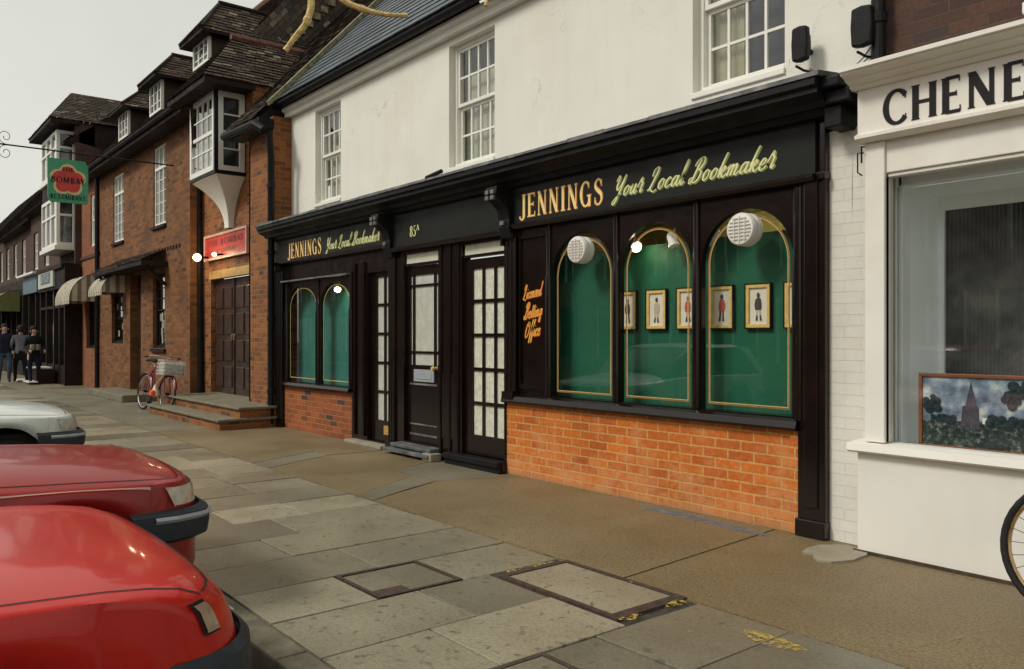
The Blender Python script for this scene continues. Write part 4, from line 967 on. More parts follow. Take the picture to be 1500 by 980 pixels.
    bxo('alarm_box', M['plastic'], E_, -1.82, -1.62, 5.22, 5.3, 3.20, 3.27, bevel=.01)
white_shop()
m = MB(); m.tube([(-2.76, 5.09, 2.68), (-2.765, 5.085, 2.3), (-2.77, 5.09, 2.0), (-2.80, 5.09, 1.8), (-2.78, 5.09, 1.5)], .0035, 5)
m.tube([(-3.17, 5.25, 3.24), (-3.05, 5.27, 3.15), (-2.9, 5.27, 3.14), (-2.78, 5.26, 3.22), (-2.70, 5.24, 3.29)], .006, 5)
m.tube([(-3.2, 5.27, 3.24), (-3.02, 5.28, 3.12), (-2.87, 5.25, 3.12), (-2.74, 5.24, 3.2)], .005, 5)
m.tube([(-2.72, 5.26, 3.15), (-2.69, 5.22, 3.3)], .012, 5)
tag(m.build('loose_cable', plain('pale_cable', (.42, .38, .30), .7, .2, 20, 0)), 'thin pale cables trailing from the floodlights down the white brick strip', 'cable')
def flood(x, z, w, h, label):
    t = empty('floodlight', (x, 5.3, z), label, 'floodlight', 'black floodlights on the upper wall')
    pr = [(-w/2*.9, -h/2*.92), (0, -h/2), (w/2*.9, -h/2*.92), (w/2, 0), (w/2*.9, h/2*.92), (0, h/2), (-w/2*.9, h/2*.92), (-w/2, 0)]
    m = MB(); y0 = 5.13
    m.prism([(x+a, z+b) for a, b in pr], 'y', y0, y0+.06); m.build('housing', M['iron'], t, bevel=.015)
    m = MB(); m.prism([(x+a*.6, z+b*.6) for a, b in pr], 'y', y0+.06, y0+.10); m.build('back_box', M['iron'], t)
    m = MB(); m.tube([(x, y0+.09, z-.02), (x, 5.29, z-.03)], .02); m.tube([(x-.05, y0+.05, z-h/2-.01), (x, 5.2, z-h/2-.05), (x, 5.295, z-h/2-.04)], .009); m.build('bracket', M['iron'], t)
flood(-3.185, 3.395, .125, .25, 'smaller black floodlight beside the sash window, left of the two')
flood(-2.735, 3.385, .15, .27, 'larger black floodlight beside the downpipe over the white shop')
def painting():
    t = empty('landscape_painting', (-1.9, 5.06, .68), 'framed oil painting of a church spire among dark trees, propped on the white window ledge', 'painting')
    x0, x1, z0, z1, y = -2.33, -1.55, .685, 1.135, 5.06; f = .022
    m = MB()
    for q in ((x0, x1, z0, z0+f), (x0, x1, z1-f, z1), (x0, x0+f, z0+f, z1-f), (x1-f, x1, z0+f, z1-f)): m.box(q[0], q[1], y, y+.025, q[2], q[3])
    m.build('frame', M['canvas_frame'], t, bevel=.004)
    m = MB(); m.box(x0+f, x1-f, y+.012, y+.02, z0+f, z1-f); cv = m.build('canvas', M['p_sky'], t)
    def pl(n, mt, ps, l): q = MB(); q.prism([(x0+a, z0+b) for a, b in ps], 'y', y+.012-.0006*l, y+.0122); q.build(n, mt, cv)
    pl('painted_ground', M['p_land'], [(f, f), (.78-f, f), (.78-f, .17), (.6, .165), (.45, .18), (.3, .175), (.15, .17), (f, .165)], 1)
    pl('painted_spire', M['p_church'], [(.24, .13), (.345, .13), (.34, .26), (.33, .265), (.297, .41), (.268, .265), (.25, .26)], 2)
    rnd = random.Random(8)
    def blobs(n, cx, cz, rx, rz, l):
        for i in range(n):
            a = rnd.uniform(0, 6.28); r = rnd.random()**.6; px, pz, rr = cx+rx*r*math.cos(a), cz+rz*r*math.sin(a), rnd.uniform(.016, .03)
            px = max(f+rr, min(.78-f-rr, px)); pz = max(f+rr, min(.45-f-rr, pz))
            q.prism([(x0+px+rr*math.cos(k*.785), z0+pz+rr*math.sin(k*.785)) for k in range(8)], 'y', y+.012-.0006*(l+i*.35), y+.0122)
    q = MB(); blobs(20, .075, .255, .045, .055, 3); q.box(x0+.07, x0+.08, y+.0105, y+.0122, z0+.15, z0+.22); q.build('painted_tree', M['p_dark'], cv)
    q = MB(); blobs(46, .62, .335, .15, .08, 3); q.box(x0+.60, x0+.63, y+.0105, y+.0122, z0+.12, z0+.30); q.box(x0+.66, x0+.675, y+.0105, y+.0122, z0+.12, z0+.30); q.build('painted_tree', M['p_dark'], cv)
    q = MB(); blobs(12, .47, .185, .10, .02, 3); blobs(8, .15, .18, .08, .012, 3); q.build('painted_hedge', M['p_dark'], cv)
    q = MB(); q.box(x0+.36, x0+.43, y+.0098, y+.0122, z0+.165, z0+.20); q.box(x0+.58, x0+.60, y+.0098, y+.0122, z0+.165, z0+.185); q.build('painted_house', M['print_paper'], cv)
painting()

# ================================================================= BRICK RESTAURANT BUILDING
def restaurant():
    E_ = empty('brick_building', (-18, 5.1, 0), 'long brown brick building with tiled roof, hipped dormers and a white oriel window over steps', 'building')
    # left block
    H = [(-18.4, -17.52, 3.70, 5.36, .08), (-21.83, -20.86, 3.66, 5.28, .08), (-18.45, -17.57, 1.12, 2.70, .10), (-22.0, -20.9, 1.2, 2.42, .10), (-20.28, -19.37, .15, 2.8, .25)]
    m = MB(); wall(m, -23.2, -15.98, 0, 5.62, 5.02, .4, H); m.build('brick_wall', M['brick_left'], E_)
    m = MB(); wall(m, -15.98, -13.45, 0, 5.62, 5.27, .4, [(-15.55, -13.5, .32, 2.58, .09)]); wall(m, -13.45, -12.7, 0, 5.15, 5.27, .3); m.build('door_wall', M['brick_pier'], E_)
    m = MB(); wall(m, -12.95, -11.99, 0, 4.72, 5.0, .4); m.build('brick_pier', M['brick_pier'], E_)
    m = MB(); m.box(-12.95, -12.9, 5.0, 5.3, 0, 4.7); m.build('pier_return', M['brick_pier'], E_)
    # string course and window furniture
    m = MB(); x = -21.6
    while x < -16.6: m.box(x, x+.10, 4.99, 5.02, 3.13, 3.19); x += .19
    m.build('brick_string_course', M['brick_dark'], E_)
    for a, b, c, d in ((-18.4, -17.52, 3.62, 3.68), (-21.83, -20.86, 3.58, 3.64), (-18.45, -17.55, 1.04, 1.11)): bxo('window_sill', M['timber'], E_, a-.05, b+.05, 4.97, 5.06, c, d)
    def casement(x0, x1, z0, z1, y):
        m = MB(); f = .05; zt = z0+(z1-z0)*.72
        m.box(x0, x0+f, y, y+.07, z0, z1); m.box(x1-f, x1, y, y+.07, z0, z1); m.box(x0+f, x1-f, y, y+.07, z1-f, z1); m.box(x0+f, x1-f, y, y+.07, z0, z0+f); m.box(x0+f, x1-f, y-.01, y+.07, zt-.03, zt+.03)
        for i in (1, 2):
            xx = x0+(x1-x0)*i/3; m.box(xx-.022, xx+.022, y+.005, y+.06, z0+f, zt-.03); m.box(xx-.022, xx+.022, y+.005, y+.06, zt+.03, z1-f)
        for a in (1, 3, 5):
            xx = x0+(x1-x0)*a/6; m.box(xx-.008, xx+.008, y+.02, y+.04, z0+f, z1-f)
        for j in range(1, 5):
            zz = z0+(zt-z0)*j/5; m.box(x0+f, x1-f, y+.022, y+.038, zz-.008, zz+.008)
        o = m.build('casement_window', M['white'], E_)
        g = MB(); g.quad((x0+f, y+.03, z0+f), (x1-f, y+.03, z0+f), (x1-f, y+.03, z1-f), (x0+f, y+.03, z1-f)); g.build('glass', M['glass'], o)
        bxo('dark_room', M['dark_room'], o, x0, x1, y+.2, y+.22, z0, z1)
    casement(-18.4, -17.52, 3.70, 5.36, 5.05); casement(-21.83, -20.86, 3.66, 5.28, 5.05)
    for (a, b, c, d) in ((-18.45, -17.57, 1.12, 2.70), (-22.0, -20.9, 1.2, 2.42)):
        fo = sash(E_, a, b, c, d, 5.09, 3, 3, None, name='leaded_window', frame='timber')
        m = MB(); rnd = random.Random(int(-a)); 
        for k in range(7): px = a+.12+rnd.random()*(b-a-.35); pz = c+.08+rnd.random()*.75; m.box(px, px+.13, 5.11+.002*k, 5.112+.002*k, pz, pz+.15)
        m.build('window_notice', M['patch'], fo)
    m = MB(); m.box(-20.28, -19.37, 5.2, 5.26, .15, 2.8); m.box(-20.2, -19.87, 5.18, 5.2, .35, 1.1); m.box(-19.78, -19.45, 5.18, 5.2, .35, 1.1); m.box(-20.2, -19.87, 5.18, 5.2, 1.25, 2.5); m.box(-19.78, -19.45, 5.18, 5.2, 1.25, 2.5); m.build('side_door', M['timber'], E_)
    m = MB(); m.box(-21.3, -18.2, 4.35, 5.02, 0, .15); m.build('stone_platform', M['stone'], E_, bevel=.015)
    # shadowed patch of setts in front
    # porch roof
    m = MB(); tiles(m, (-21.6, 4.48, 2.90), (-17.35, 4.48, 2.90), (-21.5, 5.02, 3.16), (-17.5, 5.02, 3.16), .12, .17, .02, .006); m.build('porch_tiles', M['tile'], E_)
    m = MB(); m.box(-21.6, -17.35, 4.5, 5.02, 2.80, 2.89); m.tube([(-17.46, 4.62, 2.8), (-17.46, 5.0, 2.42)], .035, 6); m.tube([(-21.46, 4.62, 2.8), (-21.46, 5.0, 2.42)], .035, 6); m.build('porch_beam', M['timber'], E_)
    # entrance doors, lintel and steps
    m = MB(); X0, X1 = -15.55, -13.5; m.box(X0, X1, 5.35, 5.39, .32, 2.42)
    for dx in (0, 1.02):
        for r in range(4):
            for c in range(2): a = X0+.10+dx+c*.44; m.box(a, a+.36, 5.33, 5.35, .44+r*.48, .44+r*.48+.38)
    m.box(X0+1.0, X0+1.04, 5.325, 5.35, .32, 2.42); dd = m.build('double_door', M['wood_dark'], E_, bevel=.01)
    m = MB()
    for xx in (X0+.96, X0+1.08): m.tube([(xx, 5.33, 1.3), (xx, 5.31, 1.33), (xx, 5.31, 1.38), (xx, 5.33, 1.41)], .009)
    m.build('door_pull', M['wood_lintel'], dd)
    m = MB(); m.box(X0+.001, X1-.001, 5.24, 5.345, 2.43, 2.578); m.build('door_lintel', M['wood_lintel'], E_)
    m = MB(); m.box(-15.4, -11.86, 4.14, 5.0, 0, .12); m.box(-15.4, -11.86, 4.44, 5.0, .16, .28); m.box(-15.4, -12.96, 5.0, 5.45, 0, .28); m.build('step_riser', M['brick_pier'], E_)
    m = MB(); m.box(-15.45, -11.82, 4.10, 5.0, .12, .16); m.box(-15.45, -11.82, 4.40, 5.0, .28, .32); m.box(-15.4, -12.96, 5.0, 5.45, .281, .321); m.build('step_tread', M['stone'], E_, bevel=.012)
    # downpipes and gutters
    m = MB(); m.tube([(-11.86, 4.88, 4.42), (-11.86, 4.90, 4.2), (-11.9, 4.93, 4.05), (-11.9, 4.93, 0.05)], .05, 12)
    for z in (.5, 1.6, 2.6, 3.6): m.lathe((-11.9, 4.93, z), (0, 0, 1), [(.062, 0), (.062, .06)], 12)
    m.build('downpipe', M['iron'], E_, smooth=True)
    m = MB(); m.tube([(-13.3, 4.72, 4.60), (-12.0, 4.72, 4.56), (-11.86, 4.80, 4.45)], .065, 10); m.box(-13.2, -11.95, 4.76, 5.0, 4.52, 4.66); m.build('gutter', M['iron'], E_)
    m = MB(); m.tube([(-23.25, 4.96, 5.5), (-23.25, 4.96, 0)], .06, 10); m.build('downpipe', M['iron'], E_)
    m = MB(); m.tube([(-16.02, 5.2, 5.5), (-15.92, 5.2, 0.0)], .055, 10); m.build('downpipe', M['iron'], E_)  # black pipe stands in for the shade on the left block's return face
    # main roof
    def rp(y): return 5.60+(y-4.68)*1.24
    m = MB(); tiles(m, (-23.25, 4.68, 5.60), (-14.95, 4.68, 5.60), (-23.25, 7.45, rp(7.45)), (-14.95, 7.45, rp(7.45)), .115, .17, .02, .007)
    tiles(m, (-13.45, 4.72, 4.66), (-12.12, 4.72, 4.66), (-13.45, 5.3, 5.286), (-12.12, 5.3, 5.286), .115, .17, .02, .006)
    tiles(m, (-14.95, 5.3, 5.286), (-12.12, 5.3, 5.286), (-14.95, 8.3, 4.66+3.58*1.08), (-12.12, 8.3, 4.66+3.58*1.08), .115, .17, .02, .006)
    tiles(m, (-14.93, 4.72, 4.7), (-14.93, 8.25, 8.45), (-14.93, 4.68, 5.62), (-14.93, 7.4, rp(7.4)), .11, .17, .014, .004)
    m.build('tile_roof', M['tile'], E_)
    m = MB(); m.prism([(4.70, 5.58), (7.45, rp(7.45)-.03), (10.4, 5.58)], 'x', -23.2, -14.97); m.prism([(4.75, 4.60), (8.3, 8.43), (11, 5)], 'x', -13.45, -12.12); m.prism([(5.35, 5.25), (8.3, 8.43), (11, 5)], 'x', -14.97, -13.45); m.build('roof_core', M['timber'], E_)
    m = MB(); m.box(-23.25, -15.0, 4.66, 5.02, 5.46, 5.57); m.build('soffit', M['timber'], E_)
    m = MB(); n = 8; pr = [(4.62+.055*math.cos(R(180+180*i/n)), 5.59+.055*math.sin(R(180+180*i/n))) for i in range(n+1)]; m.prism(pr, 'x', -23.3, -15.4); m.build('eaves_gutter', M['iron'], E_)
    m = MB(); m.tube([(-23.25, 7.45, rp(7.45)+.02), (-14.9, 7.45, rp(7.45)+.02)], .09, 8); m.build('ridge_tiles', M['ridge'], E_)
    m = MB(); y0 = 6.4
    for i in range(10):
        a = y0+.16*i; z = 5.0+(a-4.72)*1.09+.0; m.box(-14.93, -14.88, a, a+.14, z+.05, z+.17)
    m.build('stepped_flashing', M['moss'], E_)
    # chimney behind
    # dormers
    def dormer(cx, w, yf, zs, ze, zr, ov=.22):
        x0, x1 = cx-w/2, cx+w/2; yb = 7.2
        m = MB(); m.box(x0, x1, yf+.02, yb, zs-.4, ze); o = m.build('dormer', M['tile'], E_)
        m = MB(); f = .05; m.box(x0, x0+f, yf-.04, yf+.02, zs, ze); m.box(x1-f, x1, yf-.04, yf+.02, zs, ze); m.box(x0+f, x1-f, yf-.04, yf+.02, ze-f, ze); m.box(x0+f, x1-f, yf-.04, yf+.02, zs, zs+f)
        for i in (1, 2): xx = x0+w*i/3; m.box(xx-.02, xx+.02, yf-.03, yf+.01, zs+f, ze-f)
        for j in (1, 2): zz = zs+(ze-zs)*j/3; m.box(x0+f, x1-f, yf-.02, yf, zz-.01, zz+.01)
        m.build('window_frame', M['white'], o)
        g = MB(); g.quad((x0+f, yf-.005, zs+f), (x1-f, yf-.005, zs+f), (x1-f, yf-.005, ze-f), (x0+f, yf-.005, ze-f)); g.build('glass', M['car_glass'], o)
        ex0, ex1, ey = x0-ov, x1+ov, yf-ov; yr = yf+.32
        m = MB()
        tiles(m, (ex0, ey, ze), (ex1, ey, ze), (cx-.01, yr, zr), (cx+.01, yr, zr), .115, .17, .018, .006)
        tiles(m, (ex1, ey, ze), (ex1, yb+.4, ze), (cx, yr, zr), (cx, yb+.4, zr), .115, .17, .018, .006)
        tiles(m, (ex0, yb+.4, ze), (ex0, ey, ze), (cx, yb+.4, zr), (cx, yr, zr), .115, .17, .018, .006)
        m.build('dormer_roof', M['tile'], o)
        m = MB(); m.box(ex0, ex1, ey, yb, ze-.04, ze-.003); m.build('dormer_soffit', M['timber'], o)
        m = MB(); m.tube([(cx, yr-.02, zr+.02), (cx, yb+.4, zr+.02)], .05, 8); m.tube([(cx, yr, zr+.01), (ex0, ey, ze+.03)], .035, 6); m.tube([(cx, yr, zr+.01), (ex1, ey, ze+.03)], .035, 6); m.build('ridge_tiles', M['timber'], o)
    dormer(-15.45, .85, 5.08, 6.38, 6.86, 7.62); dormer(-18.35, .85, 5.08, 6.12, 6.78, 7.42); dormer(-21.0, .85, 5.08, 6.08, 6.72, 7.25)
    # oriel
    X0, X1, Y0, Y1, Z0, Z1 = -15.1, -13.8, 4.74, 5.27, 4.14, 5.50
    m = MB(); m.box(X0, X1, Y0, Y1, Z0-.03, Z0+.03); m.box(X0, X1, Y0, Y1, Z1, Z1+.1); m.box(X1-.055, X1+.004, Y0-.004, Y0+.055, Z0+.031, Z1-.001); o = m.build('oriel_window', M['black_matt'], E_)
    m = MB(); f = .085
    def pane(ax, a, b, c, fixed, cols, rows, mb=None, mid=True):
        m_ = mb
        def bx(u0, u1, z0, z1, dd=0):
            if ax == 'y': m_.box(u0, u1, fixed+dd, fixed+.05, z0, z1)
            else: m_.box(fixed-.05, fixed-dd, u0, u1, z0, z1)
        bx(a, a+f, Z0+.03, Z1); bx(b-f, b, Z0+.03, Z1); bx(a+f, b-f, Z1-f, Z1); bx(a+f, b-f, Z0+.03, Z0+.03+f)
        zm = (Z0+Z1)/2
        if mid: bx(a+f, b-f, zm-.03, zm+.03)
        for i in range(1, cols): u = a+f+(b-a-2*f)*i/cols; bx(u-.012, u+.012, Z0+.03+f, Z1-f, .012)
        for j in range(1, rows):
            z = Z0+.03+f+(Z1-Z0-.03-2*f)*j/rows; bx(a+f, b-f, z-.012, z+.012, .014)
    pane('y', X0, X1-.06, 0, Y0, 4, 4, m); pane('x', Y0+.06, Y1-.02, 0, X1, 1, 4, m, False); m.build('oriel_frame', M['white'], o)
    m = MB(); m.quad((X0+.05, Y0+.03, Z0+.06), (X1-.08, Y0+.03, Z0+.06), (X1-.08, Y0+.03, Z1-.02), (X0+.05, Y0+.03, Z1-.02)); m.quad((X1-.03, Y0+.08, Z0+.06), (X1-.03, Y1-.04, Z0+.06), (X1-.03, Y1-.04, Z1-.02), (X1-.03, Y0+.08, Z1-.02)); m.build('glass', M['glass'], o)
    bxo('net_curtain', M['frosted_grey'], o, X0+.1, X1-.12, 4.86, 4.87, Z0+.1, Z0+.7); bxo('dark_room', M['dark_room'], o, X0+.06, X1-.16, 5.15, 5.2, Z0+.05, Z1-.02)
    # curved bracket
    m = MB(); cx = (X0+X1)/2; n = 14; prof = []
    for i in range(n+1):
        t = i/n; z = 3.28+(Z0-.035-3.28)*t; k = t**2.2; hw = .10+(.62-.10)*k; d = .10+(.50-.10)*k; prof.append((z, hw, d))
    rows = [[(cx-hw, 5.268, z), (cx-hw, 5.27-d, z), (cx, 5.27-d-.02, z), (cx+hw, 5.27-d, z), (cx+hw, 5.268, z)] for z, hw, d in prof]
    m.grid(rows); m.build('oriel_bracket', M['white'], o, smooth=True, angle=30)
    # oriel roof
    m = MB(); ez = 5.60; ex0, ex1, ey, yr, zr, yb, cx = -15.45, -13.42, 4.42, 5.28, 6.66, 6.75, -14.43
    tiles(m, (ex0, ey, ez), (ex1, ey, ez), (cx-.01, yr, zr), (cx+.01, yr, zr), .11, .16, .022, .008)
    tiles(m, (ex1, ey, ez), (ex1, yb, ez), (cx, yr, zr), (cx, yb, zr), .11, .16, .022, .008)
    tiles(m, (ex0, yb, ez), (ex0, ey, ez), (cx, yb, zr), (cx, yr, zr), .11, .16, .022, .008)
    m.build('oriel_roof', M['tile'], E_)
    m = MB(); m.tube([(cx, yr-.04, zr+.02), (cx, yb, zr+.02)], .06, 8); m.build('red_ridge', M['ridge'], E_)
    m = MB(); m.box(ex0+.02, ex1-.02, ey+.03, 5.3, ez-.10, ez-.01); m.build('oriel_eaves', M['timber'], E_)
restaurant()

# red sign board, globe lamp, hanging sign
def red_sign():
    t = empty('red_sign_board', (-14.6, 5.2, 2.9), 'red restaurant sign board in a pink frame over the panelled door', 'sign')
    x0, x1, z0, z1, y = -15.68, -13.55, 2.77, 3.24, 5.19
    m = MB(); m.box(x0+.04, x1-.04, y+.01, y+.04, z0+.04, z1-.04); b = m.build('board', M['sign_red'], t)
    m = MB()
    for q in ((x0, x1, z0, z0+.04), (x0, x1, z1-.04, z1), (x0, x0+.04, z0+.04, z1-.04), (x1-.04, x1, z0+.04, z1-.04)): m.box(q[0], q[1], y-.01, y+.04, q[2], q[3])
    m.build('frame', M['sign_pink'], t)
    m = MB(); L = roman(MB(), 'THE BOMBAY', lambda a, b, l: (a, 0, b)); s = 1.75/L
    roman(m, 'THE BOMBAY', lambda a, b, l: (x0+.2+a*s, y+.008-.0001*l, 3.02+b*.11), serif=0)
    L = roman(MB(), 'RESTAURANT', lambda a, b, l: (a, 0, b)); s = .95/L
    m.build('sign_lettering', M['sign_dark'], b); m = MB(); roman(m, 'RESTAURANT', lambda a, b, l: (x0+.65+a*s, y+.008-.0001*l, 2.88+b*.075), serif=0); m.build('sign_lettering', M['sign_dark'], b)
red_sign()
def globe(loc, r, label, e):
    t = empty('globe_lamp', loc, label, 'lamp', 'lit lamps beside the red sign')
    L = Vector(loc); m = MB(); m.lathe(L-Vector((0, 0, r)), (0, 0, 1), [(.01, 0)]+[(r*math.sin(math.pi*i/10), r-r*math.cos(math.pi*i/10)) for i in range(1, 10)]+[(.01, 2*r)], 18); m.build('glass_globe', M['globe'], t, smooth=True)
    m = MB(); m.tube([L+Vector((0, r*.9, 0)), L+Vector((0, 5.26-loc[1], .02))], .02); m.build('wall_arm', M['iron'], t)
    ld = bpy.data.lights.new('globe_light', 'POINT'); ld.energy = e; ld.color = (1, .72, .42); ld.shadow_soft_size = r
    lo = bpy.data.objects.new('lamp_light', ld); col(lo); lo.parent = t; lo.location = (0, -r-.05, 0)
globe((-15.5, 5.0, 2.83), .075, 'lit pinkish globe lamp left of the red sign board', 7)
globe((-14.75, 5.06, 2.83), .04, 'small added glowing ball for the lamp reflection at the lower left of the red sign board', 4)  # added glow standing in for the lamp's glare on the sign

def hanging_sign():
    t = empty('hanging_sign', (-17, 3.13, 4.7), 'green hanging board with a red flower, lettered THE BOMBAY RESTAURANT, on an iron bar', 'hanging sign')
    X = -17.0; y0, y1, z0, z1 = 2.80, 3.47, 3.84, 4.64
    m = MB(); m.prism([(y0+.04, z0), (y1-.02, z0), (y1, z0+.06), (y1, z1-.10), (y1-.06, z1), (y0, z1), (y0, z0+.1)], 'x', X-.02, X+.02); b = m.build('board', M['sign_green'], t)
    cy, cz = 3.13, 4.26
    def fl(r, xo, name, mt):
        m = MB(); n = 60; ps = []
        for i in range(n):
            a = 2*math.pi*i/n; rr = r*(.78+.22*abs(math.cos(2.5*(a-math.pi/2)))); rz = rr*.96
            ps.append((cy+rr*math.cos(a), cz+rz*math.sin(a)))
        m.prism(ps, 'x', X+.02, X+xo); m.build(name, mt, b)
    fl(.31, .024, 'cream_petals', M['sign_cream']); fl(.26, .028, 'red_petals', M['sign_flower'])
    m = MB()
    for txt, w, z, h in (('THE', .19, 4.42, .07), ('BOMBAY', .56, 4.20, .11), ('RESTAURANT', .58, 3.90, .085)):
        L = roman(MB(), txt, lambda a, b_, l: (a, 0, b_)); s = w/L
        m = MB(); roman(m, txt, lambda a, b_, l: (X+.030+.0001*l, cy-w/2+a*s, z+b_*h), w=.17, t=.08, serif=0)
        m.build('sign_lettering', M['black_text'], b)
    m = MB(); m.tube([(X, 5.05, 4.78), (X, 1.2, 4.78)], .014); m.tube([(X, 3.0, 4.78), (X, 3.0, 4.63)], .008); m.tube([(X, 3.38, 4.78), (X, 3.38, 4.63)], .008)
    for sgn in (1, -1):
        pts = []
        for i in range(26):
            a = i/25*2.6*math.pi; r = .13*(1-i/32); pts.append((X, 2.14+.0-r*math.sin(a)*.9, 4.78+sgn*(.14-r*math.cos(a))))
        m.tube(pts, .006, 5)
    m.build('iron_bracket', M['iron'], t)
hanging_sign()

# awnings
def awning(name, x0, x1, y0, yw, z0, z1, mat, label):
    t = empty(name, ((x0+x1)/2, yw, z0), label, 'awning', 'striped canopies over the ground floor windows' if mat == 'stripes' else None)
    m = MB(); n = 8; rows = []
    for i in range(n+1):
        a = math.pi/2*i/n; y = yw-(yw-y0)*math.sin(a); z = z0+.08+(z1-z0-.08)*math.cos(a)
        rows.append([(x0+(x1-x0)*k/6, y, z) for k in range(7)])
    m.grid(rows)
    for x in (x0, x1):
        for i in range(n):
            a, b = math.pi/2*i/n, math.pi/2*(i+1)/n
            m.quad((x, yw, z0+.08), (x, yw-(yw-y0)*math.sin(a), z0+.08+(z1-z0-.08)*math.cos(a)), (x, yw-(yw-y0)*math.sin(b), z0+.08+(z1-z0-.08)*math.cos(b)))
    m.build('canvas', M[mat], t, solid=.008)
    m = MB(); N = max(4, round((x1-x0)/.16))
    for i in range(N):
        a = x0+(x1-x0)*i/N; b = x0+(x1-x0)*(i+1)/N; c = (a+b)/2; m.prism([(a, z0+.078), (a, z0+.03), (c, z0), (b, z0+.03), (b, z0+.078)], 'y', y0-.004, y0+.004)
    m.build('scalloped_valance', M[mat], t)
    m = MB()
    for k in (0, .5, 1):
        x = x0+(x1-x0)*k; m.tube([(x, yw-(yw-y0)*math.sin(R(a)), z0+.088+(z1-z0-.08)*math.cos(R(a))) for a in range(0, 91, 15)], .008, 5)
    m.build('awning_rib', M['iron'], t)
awning('striped_awning', -25.3, -23.45, 4.35, 5.02, 2.2, 3.0, 'stripes', 'brown and cream striped canopy with scalloped edge, left of the drainpipe')
awning('striped_awning', -22.1, -20.75, 4.52, 5.02, 2.32, 2.86, 'stripes', 'small striped canopy tucked under the dark tiled porch roof')

